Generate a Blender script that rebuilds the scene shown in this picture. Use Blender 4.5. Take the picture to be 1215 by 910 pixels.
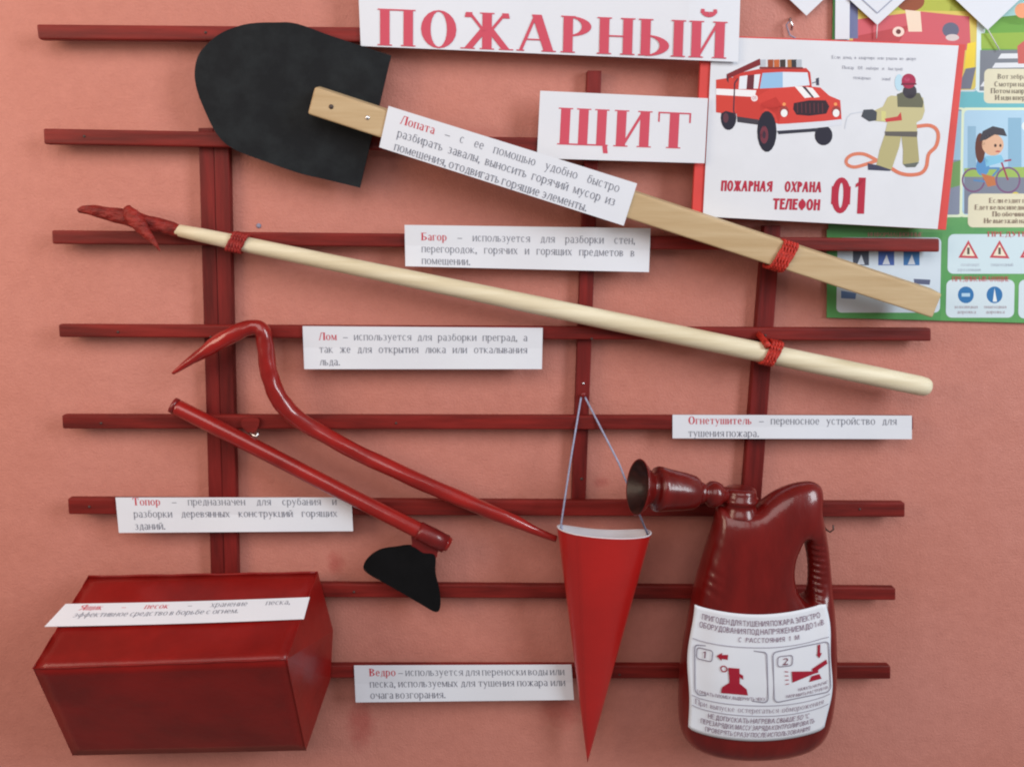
import bpy, bmesh, math, random
import numpy as np
from mathutils import Vector, Matrix, geometry
random.seed(4)
for o in list(bpy.data.objects): bpy.data.objects.remove(o)
S = bpy.context.scene
COL = S.collection

# ------------------------------------------------------------------ camera, light, exposure
CAMH = 1.5                                    # height of the lens above the floor (m)
CAM = Vector((0, -1.1, CAMH))
YAW, PITCH, ROLL = math.radians(2.37), math.radians(10.51), math.radians(1.0)
fw = Vector((math.sin(YAW)*math.cos(PITCH), math.cos(YAW)*math.cos(PITCH), -math.sin(PITCH)))
rt = fw.cross(Vector((0, 0, 1))).normalized(); up = rt.cross(fw)
rt, up = rt*math.cos(ROLL)+up*math.sin(ROLL), up*math.cos(ROLL)-rt*math.sin(ROLL)
cd = bpy.data.cameras.new('camera'); cam = bpy.data.objects.new('camera', cd); COL.objects.link(cam)
cd.sensor_width = 36; cd.lens = 36*1000/1215; cd.clip_start = .02; cd.clip_end = 100
cam.matrix_world = Matrix(((rt.x, up.x, -fw.x, CAM.x), (rt.y, up.y, -fw.y, CAM.y), (rt.z, up.z, -fw.z, CAM.z), (0, 0, 0, 1)))
S.camera = cam
S.render.resolution_x, S.render.resolution_y = 1024, 766
S.view_settings.view_transform = 'Standard'; S.view_settings.look = 'None'
S.view_settings.exposure = 0; S.view_settings.gamma = 1
try: S.cycles.filter_width = 2.1
except Exception: pass

w = bpy.data.worlds.new('World'); S.world = w; w.use_nodes = True
bg = w.node_tree.nodes['Background']; bg.inputs[0].default_value = (1.0, .86, .82, 1); bg.inputs[1].default_value = .165

def area(name, loc, target, sx, sy, power, col):
    l = bpy.data.lights.new(name, 'AREA'); l.shape = 'RECTANGLE'; l.size = sx; l.size_y = sy; l.energy = power; l.color = col
    o = bpy.data.objects.new(name, l); COL.objects.link(o); o.location = loc
    o.rotation_euler = (Vector(target)-Vector(loc)).to_track_quat('-Z', 'Y').to_euler(); return o
area('window_light', (2.3, -1.75, CAMH+.95), (-.1, 0, CAMH), .85, 1.8, 60, (.86, .95, 1.0))
area('left_warm_fill', (-1.5, -1.0, CAMH+.35), (-.62, 0, CAMH-.05), .8, .9, 13, (1.0, .80, .62))  # added warm fill that brightens the left of the wall, no known lamp
area('overhead_fill', (-.3, -2.2, CAMH+1.35), (0, 0, CAMH+.05), 2.2, 1.6, 30, (1.0, .93, .90))  # added soft fill from above, darkens undersides and the bottom; not a known fixture

# ------------------------------------------------------------------ geometry helpers
def ray(px, py): return (fw*1000+rt*(px-607.5)-up*(py-455))
def P(px, py, d):                              # the point seen at that place of the photograph, d metres in front of the wall
    r = ray(px, py); return CAM + r*((-d-CAM.y)/r.y)
def Ppl(px, py, p0, n):                        # the same on any plane
    r = ray(px, py); return CAM + r*((p0-CAM).dot(n)/r.dot(n))
def lin(c):
    return tuple(((v/255)/12.92 if v/255 <= .04045 else ((v/255+.055)/1.055)**2.4) for v in c)
def alb(*c, k=.75): return tuple(min(.9, v/k) for v in lin(c))

def link(o, parent=None):
    COL.objects.link(o)
    if parent is not None:
        o.parent = parent; o.matrix_parent_inverse = Matrix.Translation(-parent.location)
    return o
def mesh(name, verts, faces, mat, parent=None, smooth=False, bevel=0, segs=2, uvs=None):
    me = bpy.data.meshes.new(name); me.from_pydata([tuple(v) for v in verts], [], faces)
    bm = bmesh.new(); bm.from_mesh(me)
    if bevel:
        bmesh.ops.recalc_face_normals(bm, faces=bm.faces)
        bmesh.ops.bevel(bm, geom=bm.edges[:], offset=bevel, segments=segs, affect='EDGES', profile=.6)
    bmesh.ops.recalc_face_normals(bm, faces=bm.faces)
    bm.to_mesh(me); bm.free()
    if smooth:
        for p in me.polygons: p.use_smooth = True
    me.materials.append(mat)
    return link(bpy.data.objects.new(name, me), parent)
def thing(name, loc, label, cat, group=None):
    o = bpy.data.objects.new(name, None); COL.objects.link(o); o.location = loc; o.empty_display_size = .02
    return tag(o, label, cat, group)
def tag(o, label, cat, group=None):
    o['label'] = label; o['category'] = cat
    if group: o['group'] = group
    return o

def quadbox(name, px4, d, thick, mat, parent=None, bevel=.001, segs=2):
    f = [P(x, y, d) for x, y in px4]; b = [v+Vector((0, thick, 0)) for v in f]
    return mesh(name, f+b, [(0, 1, 2, 3), (7, 6, 5, 4), (0, 4, 5, 1), (1, 5, 6, 2), (2, 6, 7, 3), (3, 7, 4, 0)], mat, parent, bevel=bevel, segs=segs)

def catmull(pts, n=6, closed=False):
    out = []; N = len(pts)
    rng = range(N if closed else N-1)
    for i in rng:
        if closed: a, b, c, e = pts[(i-1) % N], pts[i], pts[(i+1) % N], pts[(i+2) % N]
        else: a, b, c, e = pts[max(i-1, 0)], pts[i], pts[i+1], pts[min(i+2, N-1)]
        a, b, c, e = map(lambda q: np.array(q, float), (a, b, c, e))
        for k in range(n):
            t = k/n
            out.append(.5*((2*b)+(c-a)*t+(2*a-5*b+4*c-e)*t*t+(3*b-a-3*c+e)*t**3))
    if not closed: out.append(np.array(pts[-1], float))
    return [tuple(o) for o in out]

def tube(name, pts, rad, mat, parent=None, n=16, capped=True, closed=False, smooth=True, wob=0, squash=1.0):
    pts = [Vector(p) for p in pts]; N = len(pts)
    if not hasattr(rad, '__len__'): rad = [rad]*N
    v, f = [], []; prev = None
    for i, p in enumerate(pts):
        if closed: t = (pts[(i+1) % N]-pts[i-1]).normalized()
        else: t = (pts[min(i+1, N-1)]-pts[max(i-1, 0)]).normalized()
        if prev is None:
            a = t.cross(Vector((0, -1, 0)))
            if a.length < .1: a = t.cross(Vector((0, 0, 1)))
            a.normalize()
        else: a = (prev-t*prev.dot(t)).normalized()
        prev = a; b = t.cross(a)
        for k in range(n):
            q = 2*math.pi*k/n; r = rad[i]*(1+wob*math.sin(3*q+i*.9)+wob*.6*math.sin(2*q-i*1.7))
            v.append(p+a*math.cos(q)*r+b*math.sin(q)*r*squash)
    for i in range(N if closed else N-1):
        j = (i+1) % N
        for k in range(n):
            f.append((i*n+k, i*n+(k+1) % n, j*n+(k+1) % n, j*n+k))
    if capped and not closed:
        f.append(tuple(range(n))[::-1]); f.append(tuple(range((N-1)*n, N*n)))
    return mesh(name, v, f, mat, parent, smooth=smooth)
def multi_tube(name, paths, rad, mat, parent=None, n=8, closed=True):
    V_, F_ = [], []
    for pts in paths:
        o = tube('tmp', pts, rad, mat, None, n, True, closed)
        off = len(V_); V_ += [v.co.copy() for v in o.data.vertices]; F_ += [tuple(i+off for i in p.vertices) for p in o.data.polygons]
        me = o.data; bpy.data.objects.remove(o); bpy.data.meshes.remove(me)
    return mesh(name, V_, F_, mat, parent, smooth=True)

def lathe(name, origin, axis, prof, mat, parent=None, n=40, ):
    """prof: list of (distance along axis, radius)"""
    axis = axis.normalized(); a = axis.cross(Vector((0, 0, 1)) if abs(axis.z) < .9 else Vector((0, 1, 0))).normalized(); b = axis.cross(a)
    v, f = [], []
    for s, r in prof:
        for k in range(n):
            q = 2*math.pi*k/n; v.append(origin+axis*s+(a*math.cos(q)+b*math.sin(q))*max(r, 1e-5))
    for i in range(len(prof)-1):
        for k in range(n): f.append((i*n+k, i*n+(k+1) % n, (i+1)*n+(k+1) % n, (i+1)*n+k))
    return mesh(name, v, f, mat, parent, smooth=True)

def plate(name, px, d, thick, mat, parent=None, bend=None, bevel=0.0006, holes=None):
    """a flat cut-out of real thickness: outline in the plane d in front of the wall"""
    pts = [P(x, y, d) for x, y in px]
    if bend: pts = [p+Vector((0, bend(x, y), 0)) for p, (x, y) in zip(pts, px)]
    tri = geometry.tessellate_polygon([[Vector((p.x, p.z, 0)) for p in pts]])
    n = len(pts); v = pts+[p+Vector((0, thick, 0)) for p in pts]
    f = [tuple(t) for t in tri]+[tuple(i+n for i in t)[::-1] for t in tri]+[(i, (i+1) % n, n+(i+1) % n, n+i) for i in range(n)]
    o = mesh(name, v, f, mat, parent)
    return o

# ------------------------------------------------------------------ materials
def nodes(m): return m.node_tree.nodes, m.node_tree.links
def mat(name, col, rough=.5, spec=.5, var=.12, vscale=18, bump=.0, bscale=120, coat=0, col2=None, fine=0, stretch=(1, 1, 1), mix_lo=.35, mix_hi=.65, coat_rough=.15, bdist=.001):
    m = bpy.data.materials.new(name); m.use_nodes = True; N, L = nodes(m); b = N['Principled BSDF']
    b.inputs['Roughness'].default_value = rough; b.inputs['Specular IOR Level'].default_value = spec
    b.inputs['Coat Weight'].default_value = coat; b.inputs['Coat Roughness'].default_value = coat_rough
    tc = N.new('ShaderNodeTexCoord'); mp = N.new('ShaderNodeMapping'); mp.inputs['Scale'].default_value = stretch
    L.new(tc.outputs['Object'], mp.inputs[0])
    nz = N.new('ShaderNodeTexNoise'); nz.inputs['Scale'].default_value = vscale; nz.inputs['Detail'].default_value = 6; nz.inputs['Roughness'].default_value = .6
    L.new(mp.outputs[0], nz.inputs['Vector'])
    rp = N.new('ShaderNodeValToRGB'); rp.color_ramp.elements[0].position = mix_lo; rp.color_ramp.elements[1].position = mix_hi
    c2 = col2 or tuple(min(1, c*(1+var)) for c in col); c1 = col if col2 else tuple(c*(1-var) for c in col)
    rp.color_ramp.elements[0].color = (*c1, 1); rp.color_ramp.elements[1].color = (*c2, 1)
    L.new(nz.outputs[0], rp.inputs[0]); L.new(rp.outputs[0], b.inputs['Base Color'])
    if bump:
        nb = N.new('ShaderNodeTexNoise'); nb.inputs['Scale'].default_value = bscale; nb.inputs['Detail'].default_value = 5
        L.new(mp.outputs[0], nb.inputs['Vector'])
        bp = N.new('ShaderNodeBump'); bp.inputs['Strength'].default_value = bump; bp.inputs['Distance'].default_value = bdist
        L.new(nb.outputs[0], bp.inputs['Height']); L.new(bp.outputs[0], b.inputs['Normal'])
        if coat: L.new(bp.outputs[0], b.inputs['Coat Normal'])
    return m
M = {}
M['rail'] = mat('painted_wood_red', alb(102, 24, 20), .52, .3, var=.42, vscale=22, bump=.5, bscale=60, stretch=(.25, 1, 3), bdist=.0008)
M['upright'] = mat('painted_wood_dark_red', alb(96, 22, 20), .52, .3, var=.40, vscale=22, bump=.5, bscale=60, stretch=(3, 1, .25), bdist=.0008)
M['paper'] = mat('printer_paper', (.76, .79, .865), .7, .2, var=.015, vscale=9, bump=.25, bscale=14, bdist=.002)
M['blade'] = mat('blackened_card', (.008, .010, .013), .7, .2, vscale=34, col2=(.019, .024, .028), mix_lo=.42, mix_hi=.8, bump=.3, bscale=90)
M['axeblack'] = mat('matt_black_card', (.005, .005, .006), .8, .12, var=.2, vscale=30, bump=.2)
M['batten'] = mat('planed_pine', (.50, .35, .19), .6, .3, vscale=14, col2=(.60, .45, .27), bump=.35, bscale=60, stretch=(.35, 6, 6), bdist=.0006)
M['pole'] = mat('pale_birch', (.66, .56, .37), .5, .35, vscale=9, col2=(.83, .75, .56), bump=.4, bscale=60, stretch=(.3, 8, 8), bdist=.0005)
M['gloss'] = mat('glossy_red_foil', alb(130, 20, 16), .30, .45, var=.22, vscale=16, bump=.3, bscale=26, coat=.7, coat_rough=.05, bdist=.002)
M['tool'] = mat('red_wrapped_tape', alb(150, 24, 24), .36, .5, var=.15, vscale=26, bump=.5, bscale=38, coat=.3, coat_rough=.18, bdist=.0015)
M['sleeve'] = mat('dark_red_tape', alb(100, 18, 18), .38, .5, var=.2, vscale=30, bump=.4, bscale=60, coat=.3)
M['hook'] = mat('red_paper_hook', alb(118, 28, 22), .5, .4, var=.35, vscale=60, bump=1, bscale=110, stretch=(1, 1, 2), bdist=.004)
M['bottle'] = mat('brushed_red_enamel', alb(94, 14, 12), .30, .4, var=.2, vscale=20, bump=.6, bscale=34, coat=.45, coat_rough=.10, stretch=(1.6, 1.6, .5), bdist=.0018)
M['bottle_in'] = mat('dark_brown_bell_inside', alb(22, 9, 8), .4, .4, vscale=40, col2=alb(52, 21, 17), bump=.5)  # mottled dark brown, darker than the outside of the jug
M['box'] = mat('box_red_gloss_paint', alb(116, 17, 14), .36, .3, var=.22, vscale=9, bump=.5, bscale=12, coat=.16, coat_rough=.18, bdist=.004)
M['lining'] = mat('white_paper_lining', (.74, .73, .78), .6, .2, var=.03)
M['cord'] = mat('grey_blue_cord', alb(140, 145, 170), .7, .2, var=.2, vscale=300, bump=.8, bscale=500)
M['rope'] = mat('orange_red_braid', alb(165, 42, 32), .5, .4, var=.35, vscale=260, bump=1, bscale=400)
M['tape'] = mat('red_cord_band', alb(130, 30, 26), .5, .4, var=.25, vscale=160, bump=.6, bscale=300)
M['steel'] = mat('bright_steel', (.7, .7, .72), .25, .6, var=.05); M['steel'].node_tree.nodes['Principled BSDF'].inputs['Metallic'].default_value = 1
M['darksteel'] = mat('dark_wire', (.06, .04, .035), .4, .5); M['redback'] = mat('red_card', alb(190, 62, 58), .5, .35, var=.06)
M['card'] = mat('poster_card', (.74, .76, .82), .45, .35, var=.02, bump=.15, bscale=9, bdist=.003)
M['green'] = mat('poster_gloss_card', alb(66, 130, 76), .38, .4, vscale=8, col2=alb(92, 152, 84), bump=.15, bscale=10, bdist=.003)

# ink: flat print on the sheets, its colour carried by the mesh
ink = bpy.data.materials.new('printed_ink'); ink.use_nodes = True; N_, L_ = nodes(ink)
at_ = N_.new('ShaderNodeVertexColor'); at_.layer_name = 'Col'; L_.new(at_.outputs[0], N_['Principled BSDF'].inputs['Base Color'])
N_['Principled BSDF'].inputs['Roughness'].default_value = .55; N_['Principled BSDF'].inputs['Specular IOR Level'].default_value = .3

def wall_material():
    m = bpy.data.materials.new('salmon_wall_paint'); m.use_nodes = True; N, L = nodes(m); b = N['Principled BSDF']
    b.inputs['Roughness'].default_value = .52; b.inputs['Specular IOR Level'].default_value = .35
    tc = N.new('ShaderNodeTexCoord')
    def noise(sc, det, ro=.5, st=(1, 1, 1)):
        mp = N.new('ShaderNodeMapping'); mp.inputs['Scale'].default_value = st; L.new(tc.outputs['Object'], mp.inputs[0])
        n = N.new('ShaderNodeTexNoise'); n.inputs['Scale'].default_value = sc; n.inputs['Detail'].default_value = det; n.inputs['Roughness'].default_value = ro
        L.new(mp.outputs[0], n.inputs['Vector']); return n
    big = noise(3.2, 5); r = N.new('ShaderNodeValToRGB'); r.color_ramp.elements[0].position = .33; r.color_ramp.elements[1].position = .68
    r.color_ramp.elements[0].color = (.585, .224, .172, 1); r.color_ramp.elements[1].color = (.63, .256, .206, 1)
    L.new(big.outputs[0], r.inputs[0])
    mid = noise(70, 8, .75); mx = N.new('ShaderNodeMix'); mx.data_type = 'RGBA'; mx.blend_type = 'MULTIPLY'; mx.inputs[0].default_value = 1
    r2 = N.new('ShaderNodeValToRGB'); r2.color_ramp.elements[0].position = .3; r2.color_ramp.elements[1].position = .7
    r2.color_ramp.elements[0].color = (.89, .86, .86, 1); r2.color_ramp.elements[1].color = (1, 1, 1, 1); L.new(mid.outputs[0], r2.inputs[0])
    L.new(r.outputs[0], mx.inputs[6]); L.new(r2.outputs[0], mx.inputs[7])
    # a few red paint smears left on the plaster
    last = mx.outputs[2]
    for (x, y, rx, rz, s) in ((428, 858, .020, .040, .55), (668, 840, .035, .030, .45), (715, 572, .012, .008, .35), (398, 668, .012, .020, .5), (560, 160, .05, .01, .2)):
        c = P(x, y, 0); mp = N.new('ShaderNodeMapping'); mp.vector_type = 'POINT'
        mp.inputs['Scale'].default_value = (1/rx, 0, 1/rz); mp.inputs['Location'].default_value = (-c.x/rx, 0, -c.z/rz)
        L.new(tc.outputs['Object'], mp.inputs[0]); ln = N.new('ShaderNodeVectorMath'); ln.operation = 'LENGTH'; L.new(mp.outputs[0], ln.inputs[0])
        ad = N.new('ShaderNodeMath'); ad.operation = 'MULTIPLY_ADD'; nn = noise(60, 4); L.new(nn.outputs[0], ad.inputs[0]); ad.inputs[1].default_value = 1.4; L.new(ln.outputs['Value'], ad.inputs[2])
        mr = N.new('ShaderNodeMapRange'); mr.inputs['From Min'].default_value = 1.0; mr.inputs['From Max'].default_value = 1.9; mr.inputs['To Min'].default_value = s; mr.inputs['To Max'].default_value = 0
        L.new(ad.outputs[0], mr.inputs['Value']); m2 = N.new('ShaderNodeMix'); m2.data_type = 'RGBA'; L.new(mr.outputs[0], m2.inputs[0]); L.new(last, m2.inputs[6]); m2.inputs[7].default_value = (.42, .07, .06, 1); last = m2.outputs[2]
    L.new(last, b.inputs['Base Color'])
    n1, n2 = noise(26, 4), noise(330, 4, .6)
    b1 = N.new('ShaderNodeBump'); b1.inputs['Strength'].default_value = .5; b1.inputs['Distance'].default_value = .004; L.new(n1.outputs[0], b1.inputs['Height'])
    b2 = N.new('ShaderNodeBump'); b2.inputs['Strength'].default_value = .8; b2.inputs['Distance'].default_value = .0012; L.new(n2.outputs[0], b2.inputs['Height']); L.new(b1.outputs[0], b2.inputs['Normal'])
    L.new(b2.outputs[0], b.inputs['Normal']); return m
wl = mesh('wall', [(-2.4, 0, CAMH-1.5), (2.4, 0, CAMH-1.5), (2.4, 0, CAMH+1.3), (-2.4, 0, CAMH+1.3), (-2.4, .1, CAMH-1.5), (2.4, .1, CAMH-1.5), (2.4, .1, CAMH+1.3), (-2.4, .1, CAMH+1.3)],
          [(0, 1, 2, 3), (7, 6, 5, 4), (0, 4, 5, 1), (1, 5, 6, 2), (2, 6, 7, 3), (3, 7, 4, 0)], wall_material())
wl['kind'] = 'structure'

# ------------------------------------------------------------------ lettering: every character drawn as strokes
class Style:
    def __init__(s, W=.16, T=.05, serif=.07, slant=0, xs=1.0, xh=.68, gap=.10): s.W, s.T, s.serif, s.slant, s.xs, s.xh, s.gap = W, T, serif, slant, xs, xh, gap
BOOK = Style(W=.125, T=.06, serif=.055, xh=.70, gap=.11); BOLD = Style(W=.20, T=.06, serif=.06, xh=.70, gap=.10)
TITLE = Style(W=.23, T=.040, serif=.06, gap=.15); HEAVY = Style(W=.33, T=.19, serif=0, slant=.12, xs=.62, gap=.09); SANS = Style(W=.13, T=.11, serif=0, gap=.12)
DIGIT = Style(W=.27, T=.15, serif=0, slant=.07, xs=.85, gap=.16)
def glyph(ch, st):
    W, T, sf = st.W, st.T, st.serif; lower = ch.islower(); c = ch.lower() if ch.isalpha() else ch; out = []
    def V(x0, y0, x1, y1, w_=None):
        w_ = W if w_ is None else w_; out.append([(x0-w_/2, y0), (x0+w_/2, y0), (x1+w_/2, y1), (x1-w_/2, y1)])
    def H(x0, x1, y, t=None): t = t or T; out.append([(x0, y), (x1, y), (x1, y+t), (x0, y+t)])
    def SF(x, y, w_=None):
        if sf:
            w_ = W if w_ is None else w_; out.append([(x-w_/2-sf, y), (x+w_/2+sf, y), (x+w_/2+sf, y+T*.8), (x-w_/2-sf, y+T*.8)])
    def ST(x, b=0, t=1, w_=None): V(x, b, x, t, w_); SF(x, b, w_); SF(x, t-T*.8, w_)
    def A(cx, cy, rx, ry, a0, a1, n=14):
        p = []
        for i in range(n+1):
            q = math.radians(a0+(a1-a0)*i/n); p.append((cx+rx*math.cos(q), cy+ry*math.sin(q)))
        for i in range(n, -1, -1):
            q = math.radians(a0+(a1-a0)*i/n); p.append((cx+(rx-W)*math.cos(q), cy+(ry-T)*math.sin(q)))
        m = len(p)
        for i in range(n): out.append([p[i], p[i+1], p[m-2-i], p[m-1-i]])
    w_ = .66+W*.6; a = W/2; thin = max(T*1.2, W*.32); r = w_-a; mid = .48
    if c == 'п': ST(a); ST(r); H(a, r, 1-T)
    elif c == 'н': ST(a); ST(r); H(a, r, mid)
    elif c in 'ий':
        ST(a); ST(r); V(a+W*.3, .06, r-W*.3, .94, thin)
        if c == 'й':
            wo = W; W = W*.8; A(w_/2, 1.27, .19, .16, 185, 355); W = wo
            out.append([(w_/2-.2, 1.22), (w_/2-.1, 1.22), (w_/2-.11, 1.33), (w_/2-.19, 1.33)]); out.append([(w_/2+.1, 1.22), (w_/2+.2, 1.22), (w_/2+.19, 1.33), (w_/2+.11, 1.33)])
    elif c in 'шщ':
        w_ = .98+W*.6; r = w_-a; ST(a); ST(w_/2); ST(r); H(a, r, 0)
        if c == 'щ': V(r+W*.55, -.2, r+W*.4, T, W*.5); w_ += W*.2
    elif c == 'ц': ST(a); ST(r); H(a, r, 0); V(r+W*.5, -.2, r+W*.4, T, W*.5)
    elif c == 'т':
        ST(w_/2); H(0, w_, 1-T)
        if sf: V(T/2, .72, T/2, 1, T); V(w_-T/2, .72, w_-T/2, 1, T)
    elif c == 'г':
        w_ = .52+W*.4; ST(a); H(a, w_, 1-T)
        if sf: V(w_-T/2, .74, w_-T/2, 1, T)
    elif c == 'л': V(.08, .02, .32, 1, thin*1.2); ST(r); H(.28, r, 1-T); H(-.02, .14, 0, T*1.3)
    elif c == 'д': V(.14, .02, .32, 1, thin*1.2); V(r-.06, 0, r-.06, 1); H(.26, r, 1-T); H(0, w_+.02, 0); V(T, -.18, T, T, T*1.4); V(w_, -.18, w_, T, T*1.4)
    elif c == 'м': w_ = .85+W*.5; r = w_-a; ST(thin/2+.03, w_=thin); ST(r); V(w_/2, .05, thin/2+W*.5, 1, W*.85); V(w_/2, .05, r-W*.1, 1, thin)
    elif c in 'ьы':
        w_ = .55+W*.6; ST(a); A(a, .28, w_-a, .29, -90, 90)
        if c == 'ы': ST(w_+W*.95); w_ += W*1.45
    elif c == 'б' and not lower: w_ = .6+W*.5; ST(a); A(a, .28, w_-a, .29, -90, 90); H(a, w_-.04, 1-T)
    elif c == 'б': A(w_/2, .48, w_/2, .49, 0, 360); V(.1, .6, .2, 1.15, W*.8); H(.15, w_-.05, 1.24); V(.13, 1.1, .24, 1.3, W*.6)
    elif c == 'в': w_ = .58+W*.5; ST(a); A(a, .26, w_-a, .27, -90, 90); A(a, .75, w_-a-.05, .25, -90, 90)
    elif c == 'р' and lower: ST(a, -.42, 1); A(w_*.5, .49, w_*.5, .51, -150, 150)
    elif c == 'р': w_ = .56+W*.5; ST(a); A(a, .72, w_-a, .28, -90, 90)
    elif c == 'о' or c == '0' and st is not DIGIT: A(w_/2+.02, .5, w_/2+.03, .52, 0, 360, 20); w_ += .04
    elif c == '0': w_ = .72; A(.36, .5, .36, .5, 0, 360, 20); V(.135, .25, .135, .75); V(.585, .25, .585, .75)
    elif c == 'с': w_ -= .05; A(w_/2, .5, w_/2, .52, 42, 318)
    elif c == 'э': A(w_/2-.04, .5, w_/2, .52, -138, 138); H(.2, w_-.1, mid)
    elif c == 'е' and lower: w_ -= .06; A(w_/2, .5, w_/2, .52, 0, 322); H(W*.5, w_-T, .5)
    elif c == 'е': w_ = .55+W*.4; ST(a); H(a, w_, 0); H(a, w_-.08, mid); H(a, w_, 1-T)
    elif c == 'а' and lower: w_ -= .08; V(w_-a-.02, 0, w_-a-.02, .8); A(w_*.42, .27, w_*.40, .29, 60, 340); A(w_*.48, .68, w_*.46, .34, 0, 150); H(w_-.1, w_+.04, 0)
    elif c == 'а': w_ = .80+W*.4; V(.06, 0, w_/2-.02, 1, thin*1.1); V(w_-W*.62, 0, w_/2, 1, W*1.02); H(.2, w_-.2, .3); SF(.06, 0, thin); SF(w_-W*.62, 0)
    elif c == 'я': ST(r); A(r, .72, r-.0, .28, 90, 270); V(.08, 0, r-.1, .48, W*.75); SF(.08, 0, thin)
    elif c == 'у': dsc = -.42 if lower else 0; V(w_/2+.02, .2, a, 1, W); V(.18, dsc, w_-.05, 1, thin); SF(a, 1-T*.8); SF(w_-.06, 1-T*.8, thin); H(.03, .2, dsc, T*1.5)
    elif c == 'х': V(r, 0, a, 1); V(.06, 0, w_-.06, 1, thin); SF(r, 0); SF(a, 1-T*.8); SF(.06, 0, thin); SF(w_-.06, 1-T*.8, thin)
    elif c == 'ж':
        w_ = .98+W*.5; m_ = w_/2; ST(m_); V(a*.7, 0, m_-W*.3, .55, W*.85); V(w_-a*.7, 0, m_+W*.3, .55, W*.85); V(m_-W*.3, .48, a*1.2, .96, thin*1.2); V(m_+W*.3, .48, w_-a*1.2, .96, thin*1.2)
        SF(a*.7, 0); SF(w_-a*.7, 0)
        if sf: out.append([(.0, .86), (.16, .86), (.19, 1), (.03, 1)]); out.append([(w_-.16, .86), (w_, .86), (w_-.03, 1), (w_-.19, 1)])
        else: V(m_-W*.3, .45, a, 1, W*.8); V(m_+W*.3, .45, w_-a, 1, W*.8)
    elif c == 'к': ST(a); V(a+W*.3, .45, w_-.1, .98, thin*1.2); V(r, 0, a+W*.5, .56, W*.95); SF(r, 0)
    elif c == 'з': w_ -= .1; A(w_*.4, .27, w_*.55, .29, -140, 90); A(w_*.4, .75, w_*.5, .27, -90, 140)
    elif c == 'ч': ST(r); A(r-.02, 1.0, r-.02, .58, 182, 268)
    elif c == 'ю': w_ = 1.0+W*.5; ST(a); H(a, .4, mid); A(w_-.34, .5, .35, .52, 0, 360, 18)
    elif c == 'ф': w_ = .9+W*.3; ST(w_/2, -.4 if lower else 0, 1.3 if lower else 1); A(w_/2, .5, w_/2, .42, 0, 360, 18)
    elif c == '1': w_ = .42; V(.26, 0, .26, 1); out.append([(.02, .72), (.02, .82), (.26+W*.4, 1), (.2, .8)])
    elif c == '2': w_ = .6; A(.3, .7, .3, .3, -20, 160); V(.1, .05, .5, .65, W*.9); H(0, .6, 0, T*1.4)
    elif c == '5': w_ = .56; A(.24, .32, .3, .34, -140, 110); V(.1, .5, .14, 1, W*.7); H(.1, .52, 1-T*1.5, T*1.5)
    elif c == '.': w_ = .16; H(.0, .15, 0, .14)
    elif c == ',': w_ = .16; out.append([(0, 0), (.1, -.2), (.15, .14), (0, .14)])
    elif c == '!': w_ = .16; V(.08, .3, .08, 1); H(0, .15, 0, .14)
    elif c == '°': w_ = .3; wo = W; W = .06; A(.15, .85, .14, .14, 0, 360); W = wo
    elif c in '–-': w_ = .62; H(0, .62, .30, .07)
    elif c == ' ': w_ = .32
    sc = st.xh if lower and c.isalpha() else 1.0
    pol = []
    for p in out: pol.append([((x*sc+y*sc*st.slant)*st.xs, y*sc) for x, y in p])
    return pol, (w_*sc+st.gap+ (sf*.9 if c.isalpha() else 0)*sc)*st.xs
def word(s, st):
    x = 0; out = []
    for ch in s:
        p, adv = glyph(ch, st); out += [[(a+x, b) for a, b in q] for q in p]; x += adv
    return out, x-st.gap*st.xs
class Print:
    """flat print: coloured polygons lying on a sheet"""
    def __init__(s): s.v, s.f, s.c, s.k = [], [], [], 0
    def poly(s, pts, col, surf, off=.0003):
        s.k += 1; b = len(s.v); o = off+s.k*2.0e-7
        s.v += [surf(x, y, o) for x, y in pts]
        if len(pts) <= 4: s.f.append(tuple(range(b, b+len(pts)))); s.c.append(col)
        else:
            for t in geometry.tessellate_polygon([[Vector((x, y, 0)) for x, y in pts]]): s.f.append(tuple(b+i for i in t)); s.c.append(col)
    def text(s, line, x0, x1, yb, h, surf, col, st=BOOK, justify=True, dy=0, colf=None):
        """one line from x0 to x1, its baseline at yb (+dy at the right end)"""
        ws = line.split(' '); W_ = [word(q, colf(i)[1] if colf else st) for i, q in enumerate(ws)]
        tot = sum(q[1] for q in W_)*h; n = len(ws); sp = .34*h
        xs = 1.0; L = x1-x0
        if justify and n > 1:
            if tot+sp*(n-1) > L: xs = L/(tot+sp*(n-1)); sp *= xs
            else: sp = (L-tot)/(n-1)
        elif justify: xs = L/tot
        x = x0
        for i, (pl, wd) in enumerate(W_):
            cc = colf(i)[0] if colf else col
            for p in pl: s.poly([(x+a*h*xs, yb+dy*((x+a*h*xs-x0)/L)-b*h) for a, b in p], cc, surf)
            x += wd*h*xs+sp
    def build(s, name, parent):
        me = bpy.data.meshes.new(name); me.from_pydata([tuple(v) for v in s.v], [], s.f)
        ca = me.color_attributes.new('Col', 'FLOAT_COLOR', 'CORNER'); k = 0; arr = []
        for f, c in zip(s.f, s.c): arr += [(*c, 1)]*len(f)
        ca.data.foreach_set('color', np.array(arr, dtype=np.float32).ravel())
        me.materials.append(ink); return link(bpy.data.objects.new(name, me), parent)
def ell(cx, cy, rx, ry, n=18, a0=0, a1=360): return [(cx+rx*math.cos(math.radians(a0+(a1-a0)*i/n)), cy+ry*math.sin(math.radians(a0+(a1-a0)*i/n))) for i in range(n+(a1-a0 < 360))]
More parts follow.
